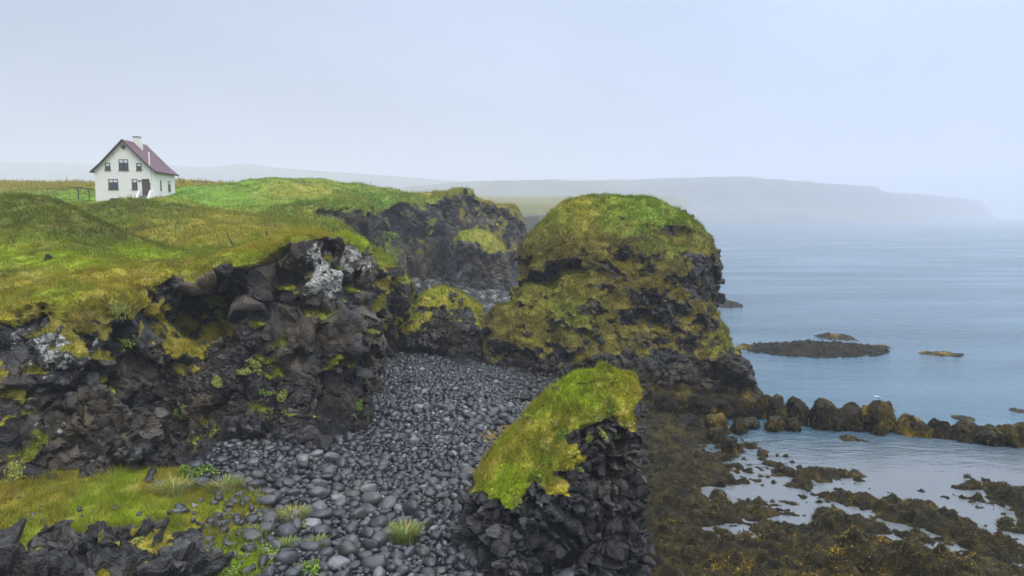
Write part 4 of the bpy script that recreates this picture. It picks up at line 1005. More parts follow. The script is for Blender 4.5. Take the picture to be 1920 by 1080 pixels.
def rot_mats(n, r, tilt=.5):
    a = r.random(n) * 6.283; tx = r.standard_normal(n) * tilt * .5; ty = r.standard_normal(n) * tilt * .5
    ca, sa, cx, sx_, cy_, sy = np.cos(a), np.sin(a), np.cos(tx), np.sin(tx), np.cos(ty), np.sin(ty)
    z, o = np.zeros(n), np.ones(n)
    Rz = np.stack([ca, -sa, z, sa, ca, z, z, z, o], -1).reshape(-1, 3, 3); Rx = np.stack([o, z, z, z, cx, -sx_, z, sx_, cx], -1).reshape(-1, 3, 3)
    Ry = np.stack([cy_, z, sy, z, o, z, -sy, z, cy_], -1).reshape(-1, 3, 3); return Rx @ Ry @ Rz, (tx, ty, a)
def scatter_mass(name, shapes, pos, size, r, mat, tilt=.5):
    Vs, Fs, Rs = [], [], []; off = 0; k = r.integers(0, len(shapes), len(pos)); Rm, _ = rot_mats(len(pos), r, tilt)
    for s_ in range(len(shapes)):
        i = np.where(k == s_)[0]
        if not len(i): continue
        v, f = shapes[s_]; vv = np.einsum('nij,vj->nvi', Rm[i], v) * size[i][:, None, None] + pos[i][:, None]
        ff = f[None] + (off + np.arange(len(i)) * len(v))[:, None, None]
        Vs.append(vv.reshape(-1, 3)); Fs.append(ff.reshape(-1, 3)); Rs.append(np.repeat(r.random(len(i)), len(v))); off += len(i) * len(v)
    return mesh_obj(name, np.concatenate(Vs), np.concatenate(Fs), mat, attrs=dict(rnd=np.concatenate(Rs)))
BEACH = [(360, 1100), (400, 1030), (440, 950), (430, 890), (470, 860), (540, 842), (620, 836), (700, 806), (716, 740), (724, 665), (735, 645), (800, 690), (888, 700), (918, 688), (960, 690), (1040, 715), (1080, 735),
         (1110, 760), (1110, 850), (1085, 1000), (1060, 1100)]
bpoly = [G(*p, 1.2)[:2] for p in BEACH]
bp = np.array(bpoly); r = np.random.default_rng(99)
cand = np.c_[r.uniform(bp[:, 0].min() - 1, bp[:, 0].max() + 1, 150000), r.uniform(17.5, bp[:, 1].max() + 1, 150000)]
sd_ = poly_sdf(bpoly, cand[:, 0], cand[:, 1]); _, cgr, cgold = shore_attrs(np.c_[cand, 0 * cand[:, 0]])
cgr = np.where(cand[:, 0] > -4.5, 0, cgr)
edge = sd_ + .8 * fbm2(cand[:, 0] / 1.0, cand[:, 1] / 1.0, 5, 3)
ok = (edge < .1) | ((edge < 1.6) & (r.random(len(cand)) < .35)); ok &= (r.random(len(cand)) > cgr * .86) & (r.random(len(cand)) > cgold * .93)
for tx, ty, tr_ in [(758, 1012, .42), (550, 975, .38), (540, 1028, .2), (597, 1026, .2)]:
    tg = G(tx, ty, 1.15); ok &= np.hypot(cand[:, 0] - tg[0], cand[:, 1] - tg[1]) > tr_
cand = cand[ok]
rad = np.clip(r.lognormal(math.log(.092), .50, len(cand)), .05, .36) * (.80 + .35 * sstep(-.6, .6, fbm2(cand[:, 0] / 4, cand[:, 1] / 4, 8, 2))) * (1 - .35 * sstep(32, 55, cand[:, 1]))
o_ = np.argsort(-rad); cand, rad = cand[o_], rad[o_]
cell = .45; gridd = {}; keep = []
for i in range(len(cand)):
    x, y = cand[i]; ri = rad[i]; gx, gy = int(x // cell), int(y // cell); good = True
    for a in range(gx - 2, gx + 3):
        for b_ in range(gy - 2, gy + 3):
            for j in gridd.get((a, b_), ()):
                if (cand[j, 0] - x) ** 2 + (cand[j, 1] - y) ** 2 < (.74 * (ri + rad[j])) ** 2: good = False; break
            if not good: break
        if not good: break
    if good: gridd.setdefault((gx, gy), []).append(i); keep.append(i)
cand, rad = cand[keep], rad[keep]
zz = zbeach(cand[:, 0], cand[:, 1]) + rad * (.05 + .38 * r.random(len(rad)))
pos = np.c_[cand, zz]; print('cobbles', len(pos))
size_px = rad / np.linalg.norm(pos - [0, 0, CAM_H], axis=1)
vis = (np.abs(pos[:, 0] / (pos[:, 1] * CT + 11 * ST)) < .66) & (pos[:, 1] > 22.3)
order = np.argsort(-np.where(vis, size_px, 0)); big = order[:290]; rest = order[290:]
meshes = []
for k, (v, f) in enumerate(SH3):
    me = bpy.data.meshes.new('cobble'); me.from_pydata(v.tolist(), [], f.tolist()); me.update(); me.polygons.foreach_set('use_smooth', np.ones(len(f), bool)); me.materials.append(M_cob[0]); meshes.append(me)
first = bpy.data.objects.new('cobble', meshes[0]); COL.objects.link(first)
tag(first, 'rounded dark grey sea worn cobble lying loose on the black cobble beach', 'cobble', 'large cobbles on the black beach')
for n_, i in enumerate(big):
    o = first if n_ == 0 else first.copy()
    if n_: COL.objects.link(o); o.data = meshes[n_ % len(meshes)]
    s_ = rad[i] * 1.06; o.location = pos[i]; o.scale = (s_, s_, s_); o.rotation_euler = (r.normal() * .22, r.normal() * .22, r.random() * 6.28)
far_i = rest[pos[rest, 1] > 34]; near_i = rest[pos[rest, 1] <= 34]
m_all = np.concatenate([near_i, far_i])
tag(scatter_mass('cobbles', SH2, pos[m_all], rad[m_all] * 1.06, r, M_cob[1]), kind='stuff')
# small stones between
n_ = 9000; c2 = np.c_[r.uniform(bp[:, 0].min(), bp[:, 0].max(), n_), r.uniform(20, 58, n_)]; s2 = poly_sdf(bpoly, c2[:, 0], c2[:, 1]) < .3; c2 = c2[s2]
_, cg2, cg3 = shore_attrs(np.c_[c2, 0 * c2[:, 0]]); c2 = c2[r.random(len(c2)) > np.maximum(cg2, cg3) * .9]
tag(scatter_mass('small_cobbles', SH2, np.c_[c2, zbeach(c2[:, 0], c2[:, 1]) + .02], r.uniform(.05, .11, len(c2)), r, M_cob[1]), kind='stuff')
# stones half sunk in the grass flat
st = [(150, 960, .14), (215, 955, .16), (290, 975, .13), (345, 955, .2), (318, 960, .15), (272, 990, .12), (130, 985, .14), (240, 985, .12), (280, 905, .3), (300, 912, .24), (285, 893, .26), (395, 965, .22), (365, 985, .14), (385, 995, .2), (100, 1000, .12), (60, 970, .12), (410, 925, .2), (340, 1005, .15), (430, 1000, .22)]
rq = np.random.default_rng(5); st += [(rq.uniform(300, 470), rq.uniform(905, 1040), rq.uniform(.09, .24)) for _ in range(34)] + [(rq.uniform(20, 300), rq.uniform(940, 1010), rq.uniform(.06, .12)) for _ in range(14)]
for k, (px, py, s_) in enumerate(st):
    g0 = G(px, py, 2.15); o = first.copy(); COL.objects.link(o); o.data = meshes[(k * 3) % 10]
    o.location = (g0[0], g0[1], float(zbeach(np.array([g0[0]]), np.array([g0[1]]))[0]) + s_ * .25); o.scale = (s_,) * 3; o.rotation_euler = (r.normal() * .3, r.normal() * .3, r.random() * 6)
    tag(o, 'dark stone half sunk in the yellow green grass flat below the cliff', 'stone', 'stones in the grass flat')
# large fallen boulders at the foot of the cliff
M_block = terrain_mat('basalt_block', rock=((.020, .019, .018), (.045, .042, .038), (.09, .084, .075)), brown=(.07, .055, .038), brown_amt=.6, s=1.2, lichen=False)
def block(name, px, py, z0, s, seed, label, ang=1.0, flat=.75, rz=0):
    g0 = G(px, py, z0); v, f = cobble_shape(5, seed, ang); v = v * np.array([1, 1, flat / .6]) * s; v += .03 * s * np.stack([fbm(v / (.25 * s), seed + k, 3) for k in range(3)], -1)
    o = mesh_obj(name, v, f, M_block, attrs=dict(grass=0 * v[:, 0], gcol=np.zeros((len(v), 3))), smooth=False)
    o.location = (g0[0], g0[1] + s * .5, z0 + s * .28); o.rotation_euler = (0, 0, rz); return tag(o, label, 'boulder')
block('boulder', 605, 842, 1.75, .62, 1201, 'large brown angular boulder resting at the foot of the lichen topped buttress', rz=.4)
block('boulder', 575, 832, 1.9, .5, 1202, 'dark block wedged against the buttress foot beside the large brown boulder', rz=1.4)
block('boulder', 968, 812, .85, .42, 1203, 'squat grey boulder beside the golden weed patch on the beach', rz=.2)
block('boulder', 930, 800, .9, .36, 1204, 'smaller grey boulder on the far side of the golden weed patch', rz=1.2)
block('boulder', 985, 752, .9, .55, 1205, 'brownish block on the beach below the tallest stack', rz=.9)
block('boulder', 1015, 745, .9, .45, 1206, 'brownish split block next to the tallest stack foot', rz=2.0)
block('boulder', 40, 462, 10.1, .9, 1207, 'dark rock outcropping from the left grassy knoll', rz=.3)
block('boulder', 66, 466, 10.0, .55, 1208, 'smaller dark rock beside the rock on the left knoll', rz=1.3)
block('boulder', 86, 486, 9.8, .22, 1209, 'small pale stone lying in the grass below the left knoll', rz=.5)
M_scree, nt, b = new_mat('scree_stone'); rv = nd(nt, 'ShaderNodeAttribute', attribute_name='rnd'); g = nd(nt, 'ShaderNodeNewGeometry')
nt.links.new(mix(nt, 1.0, ramp(nt, rv.outputs['Fac'], [(0, (.010, .009, .008)), (.55, (.026, .022, .018)), (.85, (.048, .040, .032)), (1, (.085, .080, .074))]).outputs[0], ramp(nt, noise(nt, g.outputs['Position'], 12, 4, .7), [(.3, (.5, .5, .5)), (.7, (1.4, 1.4, 1.4))]).outputs[0], 'MULTIPLY'), b.inputs['Base Color'])
b.inputs['Roughness'].default_value = .8; b.inputs['Specular IOR Level'].default_value = .2
# angular scree on the cliff apron and rubble in the inner bay
cv_, cq, cn_ = CLIFF['v'], CLIFF['q'], CLIFF['n']
wq = (sstep(.25, .5, cn_[:, 2]) * (cv_[:, 0] > -16.5) * (cv_[:, 0] < -6) * (cv_[:, 2] < 6.0) * (cv_[:, 1] < 40) * (1 - CLIFF['grass']))[cq].mean(1)
ii = r.choice(len(cq), 5200, p=wq / wq.sum()); ps = cv_[cq[ii]].mean(1)
tag(scatter_mass('scree', SHA, ps, r.lognormal(math.log(.085), .5, len(ps)).clip(.035, .34), r, M_scree, 1.5), kind='stuff')
def rubble(poly, z0, n_, s0, name):
    pl = [G(*p, z0)[:2] for p in poly]; a = np.array(pl); c = np.c_[r.uniform(a[:, 0].min(), a[:, 0].max(), n_ * 3), r.uniform(a[:, 1].min(), a[:, 1].max(), n_ * 3)]; c = c[poly_sdf(pl, c[:, 0], c[:, 1]) < 0][:n_]
    return tag(scatter_mass(name, SHA, np.c_[c, zbeach(c[:, 0], c[:, 1]) + .1], r.lognormal(math.log(s0), .5, len(c)).clip(.12, 1.5), r, M_rub, 1.0), kind='stuff')
M_rub, nt, b = new_mat('rubble_stone'); rv = nd(nt, 'ShaderNodeAttribute', attribute_name='rnd')
nt.links.new(ramp(nt, rv.outputs['Fac'], [(0, (.02, .02, .021)), (.6, (.06, .058, .055)), (1, (.16, .155, .15))]).outputs[0], b.inputs['Base Color']); b.inputs['Roughness'].default_value = .8
rubble([(770, 535), (800, 522), (850, 528), (960, 545), (990, 520), (985, 500), (960, 485), (985, 470), (1010, 530), (960, 600), (915, 620), (900, 560), (780, 545)], 1.4, 1500, .32, 'rubble')
# fronds over the weed bed
w_ = SH['weed'] * sstep(-.06, .04, SH['v'][:, 2]) * (SH['v'][:, 0] > -1)
gx_, gy_ = SH['v'][:, 0], SH['v'][:, 1]
wgold = -.05 + .35 * np.exp(-((gy_ - 23.5) / 2.2) ** 2) * sstep(4, 8, gx_)
wcol = weedcol(SH['v'], 31, wgold)
V, T, C = fronds(SH['v'], SH['q'], w_, wcol * 1.35, np.clip(420 * (28 / gy_) ** 2, 90, 520), .22, .05, 77, 260000, .34)
tag(mesh_obj('seaweed', V, T, M_frond, attrs=dict(gcol=C), smooth=False), kind='stuff')
V, T, C = fronds(SH['v'], SH['q'], SH['gold'], np.tile([.19, .125, .008], (len(SH['v']), 1)), 500, .2, .05, 78, 9000, .45)
tag(mesh_obj('golden_seaweed', V, T, M_frond, attrs=dict(gcol=C), smooth=False), kind='stuff')
#@@MARK house
# ================================================================ HOUSE
def boxes(lst):
    V, F = [], []
    for (x0, x1, y0, y1, z0, z1) in lst:
        o = len(V); V += [(x, y, z) for x in (x0, x1) for y in (y0, y1) for z in (z0, z1)]
        F += [tuple(o + i for i in f) for f in ((0, 1, 3, 2), (4, 6, 7, 5), (0, 4, 5, 1), (2, 3, 7, 6), (0, 2, 6, 4), (1, 5, 7, 3))]
    return V, F
def prism(poly, axis, a, b):
    """extrude a 2-D outline along an axis ('y' or 'x')"""
    n = len(poly); mk = (lambda p, t: (p[0], t, p[1])) if axis == 'y' else (lambda p, t: (t, p[0], p[1]))
    V = [mk(p, a) for p in poly] + [mk(p, b) for p in poly]
    F = [tuple(range(n)), tuple(range(2 * n - 1, n - 1, -1))] + [(i, (i + 1) % n + 0, (i + 1) % n + n, i + n) for i in range(n)]
    return V, F
def fixn(o):
    bm = bmesh.new(); bm.from_mesh(o.data); bmesh.ops.recalc_face_normals(bm, faces=bm.faces); bm.to_mesh(o.data); bm.free(); return o
def cyl(p0, p1, r0, r1=None, m=10):
    r1 = r0 if r1 is None else r1; p0, p1 = Vector(p0), Vector(p1); d = (p1 - p0).normalized(); a = d.orthogonal().normalized(); b_ = d.cross(a)
    V = [tuple(p + (a * math.cos(6.2832 * k / m) + b_ * math.sin(6.2832 * k / m)) * rr) for p, rr in ((p0, r0), (p1, r1)) for k in range(m)]
    F = [(k, (k + 1) % m, (k + 1) % m + m, k + m) for k in range(m)] + [tuple(range(m))[::-1], tuple(range(m, 2 * m))]
    return V, F
def join(*parts):
    V, F = [], []
    for v, f in parts: F += [tuple(i + len(V) for i in t) for t in f]; V += list(v)
    return V, F
M_wall = plain('white_render', (.68, .66, .63), .85, var=.05, scale=3)
M_trim = plain('dark_brown_wood', (.045, .034, .026), .6)
M_door = plain('brown_door', (.075, .055, .040), .55)
M_conc = plain('grey_concrete', (.20, .19, .18), .85)
M_white = plain('white_paint', (.78, .78, .80), .5, var=.03)
M_wood = plain('weathered_wood', (.06, .048, .038), .85, var=.3, scale=20)
M_glass, nt, b = new_mat('window_glass'); b.inputs['Base Color'].default_value = (.05, .06, .075, 1); b.inputs['Roughness'].default_value = .06; b.inputs['Specular IOR Level'].default_value = .9
M_cur = plain('curtain', (.55, .56, .58), .9)
M_roof, nt, b = new_mat('maroon_sheet_metal'); g = nd(nt, 'ShaderNodeTexCoord'); wv_ = nd(nt, 'ShaderNodeTexWave', Scale=4.2); wv_.bands_direction = 'Y'
nt.links.new(g.outputs['Object'], wv_.inputs['Vector']); bm_ = nd(nt, 'ShaderNodeBump', Strength=.35, Distance=.03); nt.links.new(wv_.outputs['Fac'], bm_.inputs['Height']); nt.links.new(bm_.outputs[0], b.inputs['Normal'])
nt.links.new(ramp(nt, noise(nt, g.outputs['Object'], 1.2, 4), [(.3, (.074, .021, .034)), (.7, (.100, .030, .046))]).outputs[0], b.inputs['Base Color']); b.inputs['Roughness'].default_value = .5
HX, HY, HZ0 = XATY(180, 94.2, 13.7), 94.2, 13.75
PHI = R(5)
W, D, EV, AP = 7.25, 6.9, 3.95, 7.75
house = empty('house', (HX, HY, HZ0), 'white two storey house with maroon gable roof on the grassy headland', 'house', rz=PHI)
hp = lambda nm, vf, mat, par=None: fixn(mesh_obj(nm, vf[0], vf[1], mat, par or house, smooth=False))
gable = [(0, -1.2), (W, -1.2), (W, EV), (W / 2, AP - .12), (0, EV)]
wall = hp('wall', prism(gable, 'y', 0, D), M_wall)
OV, ed = .42, .14
def slope(sgn):
    cx = W / 2; pr = [(cx, AP + .02), (cx + sgn * (W / 2 - .75), EV + .80), (cx + sgn * (W / 2 + .38), EV - .18)]
    dn = [(p[0], p[1] - ed) for p in pr]; dn[0] = (cx, AP + .02 - ed)
    return pr + dn[::-1]
roof = hp('roof', join(prism(slope(1), 'y', -OV, D + OV), prism(slope(-1), 'y', -OV, D + OV)), M_roof)
def barge(sgn, y):
    s_ = slope(sgn)[:3]; up = [(p[0] + sgn * .0, p[1] + .015) for p in s_]; dn = [(p[0], p[1] - .24) for p in s_]
    return prism(up + dn[::-1], 'y', y - .035, y)
hp('bargeboard', join(barge(1, -OV - .003), barge(-1, -OV - .003)), M_trim, roof); hp('bargeboard', join(barge(1, D + OV + .04), barge(-1, D + OV + .04)), M_trim, roof)
hp('gutter', join(cyl((W + .42, -OV, EV - .20), (W + .42, D + OV, EV - .20), .06)), M_trim, roof)
cyy = 3.0
ch = hp('chimney', boxes([(W / 2 + .0, W / 2 + .72, cyy, cyy + .8, AP - 1.2, AP + .62)]), M_wall, roof)
hp('chimney_cap', boxes([(W / 2 - .07, W / 2 + .79, cyy - .07, cyy + .87, AP + .622, AP + .72)]), M_conc, roof)
hp('chimney', boxes([(W / 2 + .723, W / 2 + .98, cyy + .1, cyy + .62, AP - 1.6, AP + .12)]), M_wall, roof)
def window(x0, x1, z0, z1, cols, rows, side=False, split=.36, cur=True):
    T = lambda bx: [((W - d1, W - d0, a, b_, c, e_) if side else (a, b_, d0, d1, c, e_)) for a, b_, d0, d1, c, e_ in bx]
    T2 = lambda bx: [((W + (-d1), W + (-d0), a, b_, c, e_) if side else (a, b_, d0, d1, c, e_)) for a, b_, d0, d1, c, e_ in bx]
    t = .075; o = -.05
    fr = [(x0, x1, o, .01, z0, z0 + t), (x0, x1, o, .01, z1 - t, z1), (x0, x0 + t, o, .01, z0 + t, z1 - t), (x1 - t, x1, o, .01, z0 + t, z1 - t)]
    for k in range(1, cols): xm = x0 + (x1 - x0) * k / cols; fr.append((xm - .045, xm + .045, o + .006, .01, z0 + t, z1 - t))
    zm = z1 - (z1 - z0) * split
    if rows > 1:
        xs_ = [x0 + t] + [x0 + (x1 - x0) * k / cols for k in range(1, cols)] + [x1 - t]
        for k in range(len(xs_) - 1): fr.append((xs_[k] + (.045 if k else 0), xs_[k + 1] - (.045 if k < len(xs_) - 2 else 0), o + .012, .01, zm - .04, zm + .04))
    w_ = hp('window', boxes(T2(fr)), M_trim)
    hp('pane', boxes(T2([(x0 + t, x1 - t, -.012, .006, z0 + t, z1 - t)])), M_glass, w_)
    hp('sill', boxes(T2([(x0 - .08, x1 + .08, -.11, .01, z0 - .07, z0 - .002)])), M_trim, w_)
    if cur and rows > 1: hp('curtain', boxes(T2([(x0 + t + .02, x1 - t - .02, -.018, -.013, zm + .05, z1 - t - .01)])), M_cur, w_)
window(1.62, 2.78, 1.60, 2.86, 2, 2); window(4.45, 5.10, 1.60, 2.86, 1, 2)
window(2.98, 4.12, 3.98, 5.30, 2, 2); window(1.32, 1.95, 3.98, 4.86, 1, 2, split=.5); window(5.08, 5.70, 3.98, 4.86, 1, 2, split=.5)
window(1.70, 1.98, 1.58, 2.82, 1, 1, True); window(4.40, 5.15, 1.58, 2.82, 1, 2, True)
window(1.75, 2.90, .05, .48, 1, 1)
dm = [(W / 2, 6.62), (W / 2 + .34, 6.96), (W / 2, 7.30), (W / 2 - .34, 6.96)]; di = [(W / 2, 6.72), (W / 2 + .24, 6.96), (W / 2, 7.20), (W / 2 - .24, 6.96)]
gw_ = hp('gable_window', prism([(a, b_ - .15) for a, b_ in dm], 'y', -.04, .01), M_trim); hp('pane', prism([(a, b_ - .15) for a, b_ in di], 'y', -.046, -.02), M_glass, gw_)
door = hp('door', boxes([(5.72, 6.58, -.03, .01, .82, 2.82)]), M_door); hp('door_frame', boxes([(5.66, 5.72, -.05, .01, .82, 2.88), (6.58, 6.64, -.05, .01, .82, 2.88), (5.72, 6.58, -.05, .01, 2.822, 2.88)]), M_trim, door)
hp('door_panel', boxes([(5.84, 6.46, -.042, -.031, 1.0, 1.75), (5.84, 6.46, -.042, -.031, 1.9, 2.65)]), M_door, door); hp('handle', join(cyl((5.82, -.10, 1.82), (5.93, -.10, 1.82), .018), cyl((5.82, -.10, 1.82), (5.82, -.03, 1.82), .015)), M_conc, door)
ov = [(5.38 + .21 * math.cos(k * .3927), 2.62 + .13 * math.sin(k * .3927)) for k in range(16)]; ov2 = [(5.38 + .08 * math.cos(k * .7854), 2.62 + .05 * math.sin(k * .7854)) for k in range(8)]
pq = hp('plaque', prism(ov, 'y', -.03, .005), M_trim); hp('emblem', prism(ov2, 'y', -.036, -.031), M_wall, pq)
stp = hp('steps', boxes([(5.55, 6.72, -.62, -.002, -.6, .80), (5.55, 6.72, -.92, -.622, -.6, .58), (5.55, 6.72, -1.22, -.922, -.6, .36), (5.55, 6.72, -1.52, -1.222, -.6, .14)]), M_conc)
for x0 in (5.37, 6.74):
    hp('parapet', prism([(-1.62, -.6), (-1.62, .35), (-.55, 1.45), (-.002, 1.45), (-.002, -.6)], 'x', x0, x0 + .16), M_white, stp)
hp('vent_pipe', join(cyl((6.72, -.16, 2.4), (6.72, -.16, 6.05), .065), cyl((6.72, -.16, 6.05), (6.72, -.16, 6.17), .10, .06)), M_white)
hp('downpipe', join(cyl((W + .07, .16, -.8), (W + .07, .16, EV - .25), .045)), M_white)
hp('slab', boxes([(.9, 1.7, -.9, -.1, -.25, .10)]), M_conc)

# ---- washing line posts and fence posts
def tpost(px, Y, label):
    x = XATY(px, Y, 14); z = float(hland(np.array([x]), np.array([Y]))[0])
    root = empty('clothesline_post', (x, Y, z), label, 'clothesline post', 'clothesline posts beside the house')
    hp('pole', boxes([(-.055, .055, -.055, .055, -.3, 1.62)]), M_wood, root); hp('crossbar', boxes([(-.62, .62, -.06, .06, 1.622, 1.72)]), M_wood, root)
    for s_ in (-1, 1): hp('brace', cyl((s_ * .03, 0, 1.15), (s_ * .50, 0, 1.63), .035, m=6), M_wood, root)
tpost(147.5, 100, 'wooden clothesline post standing farther from the white house'); tpost(168, 99.5, 'wooden clothesline post standing next to the white house')
def post(px0, py0, px1, py1, Y, label, r_=.055):
    a = Vector(P(px0, py0, Y)); b_ = Vector(P(px1, py1, Y)); d = (a - b_).normalized(); b_ = b_ - d * .35
    o = empty('fence_post', b_, label, 'fence post')
    sh = join(cyl((0, 0, 0), tuple((a - b_)), r_ * 1.1, r_ * .85, 8)); mesh_obj('shaft', sh[0], sh[1], M_wood, o, smooth=False)
    top_ = (a - b_); cp = cyl(tuple(top_ + d * .002), tuple(top_ + d * .04), r_ * .84, r_ * .3, 8); mesh_obj('top', cp[0], cp[1], M_wood, o, smooth=False)
post(500, 434, 500, 455, 42.5, 'upright weathered fence post on the rim of the near cliff')
post(425, 437, 438, 461, 53, 'thin leaning fence post in the grassy hollow')
post(647, 355.5, 647.3, 363, 112, 'tiny far fence post on the saddle beyond the big green hill', .06)

# ================================================================ BIRDS
M_gw = plain('white_feathers', (.80, .80, .80), .8, var=.04); M_gg = plain('grey_feathers', (.30, .32, .34), .8); M_gb = plain('black_feathers', (.02, .02, .022), .6); M_gy = plain('yellow_bill', (.55, .33, .03), .5)
def bird_mesh(up=.0):
    """one skin: tail, body, neck, head and bill along +x, loops of 10"""
    st_ = [(-.30, .115, .012, .006), (-.22, .125, .030, .016), (-.12, .15, .065, .055), (.0, .165, .082, .078), (.09, .18, .070, .070), (.14, .21 + up * .3, .045, .050), (.165, .25 + up * .6, .036, .040), (.19, .285 + up, .040, .041), (.22, .290 + up, .036, .034), (.245, .285 + up, .014, .014), (.30, .275 + up, .005, .006)]
    V = [(x, ry * math.cos(6.2832 * k / 10), z + rz_ * math.sin(6.2832 * k / 10)) for x, z, ry, rz_ in st_ for k in range(10)]
    F = [(i * 10 + k, i * 10 + (k + 1) % 10, (i + 1) * 10 + (k + 1) % 10, (i + 1) * 10 + k) for i in range(len(st_) - 1) for k in range(10)]
    return V, F + [tuple(range(10))[::-1], tuple(range(len(V) - 10, len(V)))]
def make_bird(label, mats, up=.0, group=None):
    o = fixn(mesh_obj('seabird', *bird_mesh(up), mats[0])); o.data.polygons.foreach_set('use_smooth', np.ones(len(o.data.polygons), bool)); tag(o, label, 'seabird', group)
    o.data.materials.append(mats[2])
    for p_ in o.data.polygons:
        if p_.center.x > .245: p_.material_index = 1
    for s_ in (-1, 1):
        v_, f_ = ICO[2]; wv2 = v_ * np.array([.19, .018, .055]) + np.array([-.08, s_ * .075, .172]); wv2[:, 2] += -.12 * (wv2[:, 0] + .08)
        mesh_obj('wing', wv2, f_, mats[1], o)
        mesh_obj('leg', *join(cyl((.0, s_ * .03, 0), (.0, s_ * .03, .10), .009, m=6), boxes([(-.01, .05, s_ * .03 - .02, s_ * .03 + .02, 0, .008)])), mats[2], o)
    return o
gull = make_bird('white gull with grey wings perched on the largest weedy boulder', (M_gw, M_gg, M_gy))
t = tops[5]; gull.location = (t[0], t[1], t[2] - .03); gull.rotation_euler = (0, 0, 2.7); gull.scale = (.65,) * 3
shag0 = None
for px, py, Y, rz_, lb, dark in [(1338, 557, 105, 2.9, 'dark seabird sitting at the stack end of the far skerry', 1), (1346, 556, 105, .3, 'dark seabird in the middle of the far skerry', 1), (1355, 556, 105, .1, 'dark seabird standing highest on the far skerry', 1)]:
    if shag0 is None: o = shag0 = make_bird(lb, (M_gb, M_gb, M_gb), .10, 'dark seabirds on the far skerry')
    else: o = copy_tree(shag0); o['label'] = lb
    p_ = P(px, py, Y); o.location = (p_[0], p_[1], max(.15, p_[2] - .15)); o.rotation_euler = (0, 0, rz_); o.scale = (1.5,) * 3

# ================================================================ PLANTS
M_leaf = blade_mat('leaf', .3)
def tuft_mesh(n, hgt, spread, wid, seed, cols, bend=.6):
    r_ = np.random.default_rng(seed); V, F, C = [], [], []
    for k in range(n):
        a = r_.random() * 6.283; d = np.array([math.cos(a), math.sin(a), 0]); sd2 = np.array([-d[1], d[0], 0]); b0 = d * spread * math.sqrt(r_.random()) * .8
        hh = hgt * (.55 + .6 * r_.random()); lean = (.25 + bend * r_.random()) * hh; w_ = wid * (.6 + .8 * r_.random()); c = cols[r_.integers(len(cols))] * (.7 + .6 * r_.random()); o = len(V)
        for t_, ww in ((0, 1), (.4, .9), (.75, .6), (1, .05)):
            p_ = b0 + np.array([0, 0, hh * (t_ - .28 * t_ * t_)]) + d * lean * t_ * t_; V += [p_ - sd2 * w_ * ww / 2, p_ + sd2 * w_ * ww / 2]; C += [c * (.75 + .4 * t_)] * 2
        F += [(o + 2 * j, o + 2 * j + 1, o + 2 * j + 3, o + 2 * j + 2) for j in range(3)]
    return np.array(V), np.array(F), np.array(C)
def rosette_mesh(n, rad_, hgt, seed, cols, leaf=.10):
    r_ = np.random.default_rng(seed); V, F, C = [], [], []; nc = int(r_.integers(3, 7)); cen = r_.normal(size=(nc, 2)) * rad_ * .33; cen[0] = 0; cs = .5 + .45 * r_.random(nc)
    for k in range(n):
        a = r_.random() * 6.283; q_ = r_.integers(nc); rr = rad_ * cs[q_] * math.sqrt(r_.random()); c0_ = np.array([cen[q_, 0], cen[q_, 1], 0]) + np.array([rr * math.cos(a), rr * math.sin(a), hgt * (1 - (rr / rad_) ** 2) * (.35 + .65 * r_.random())])
        b2 = r_.random() * 6.283; d = np.array([math.cos(b2), math.sin(b2), r_.normal() * .35]); sd2 = np.array([-math.sin(b2), math.cos(b2), r_.normal() * .3]); L_ = leaf * (.6 + .8 * r_.random()); c = cols[r_.integers(len(cols))] * (.65 + .7 * r_.random()); o = len(V)
        V += [c0_ - d * L_ * .5, c0_ - sd2 * L_ * .32 + [0, 0, .02], c0_ + d * L_ * .6 - [0, 0, .02], c0_ + sd2 * L_ * .32 + [0, 0, .02]]; C += [c * .85, c, c * 1.1, c]; F.append((o, o + 1, o + 2, o + 3))
    return np.array(V), np.array(F), np.array(C)
TG = [np.array(c) for c in ((.10, .20, .03), (.16, .24, .05), (.24, .24, .07), (.33, .28, .11))]
LG = [np.array(c) for c in ((.12, .22, .02), (.20, .28, .04), (.28, .33, .08), (.07, .14, .02))]
YG = [np.array(c) for c in ((.30, .30, .05), (.22, .26, .06), (.36, .33, .10), (.14, .20, .05))]
def plant(nm, mesh, loc, label, cat, group=None):
    v_, f_, c_ = mesh; o = mesh_obj(nm, v_, f_, M_leaf, attrs=dict(gcol=c_), smooth=False); o.location = loc; o.rotation_euler = (0, 0, random.random() * 6); return tag(o, label, cat, group)
def ong(px, py, z0): 
    g0 = G(px, py, z0)
    for _ in range(4): g0 = G(px, py, float(zbeach(np.array([g0[0]]), np.array([g0[1]]))[0]))
    return g0
for k, (px, py, n_, hh, sp_, lb) in enumerate([(758, 1012, 420, .62, .62, 'largest bright green grass tuft among the cobbles beside the nearest stack'), (550, 975, 300, .50, .62, 'broad yellowish grass tuft at the edge of the cobbles'),
        (540, 1028, 160, .40, .30, 'narrow green grass tuft below the broad yellowish one'), (597, 1026, 150, .40, .32, 'narrow green grass tuft right of the other narrow one'), (488, 1000, 120, .30, .35, 'short grass tuft between stones at the flat edge'),
        (330, 925, 240, .60, .8, 'pale seeding grass clump below the dark bulge of the cliff'), (420, 920, 240, .55, .8, 'pale long grass clump nearest the cobbles on the flat')]):
    plant('grass_tuft', tuft_mesh(n_, hh, sp_, .030, 1300 + k, TG if k not in (1, 5, 6) else TG[1:]), ong(px, py, 1.4), lb, 'grass tuft')
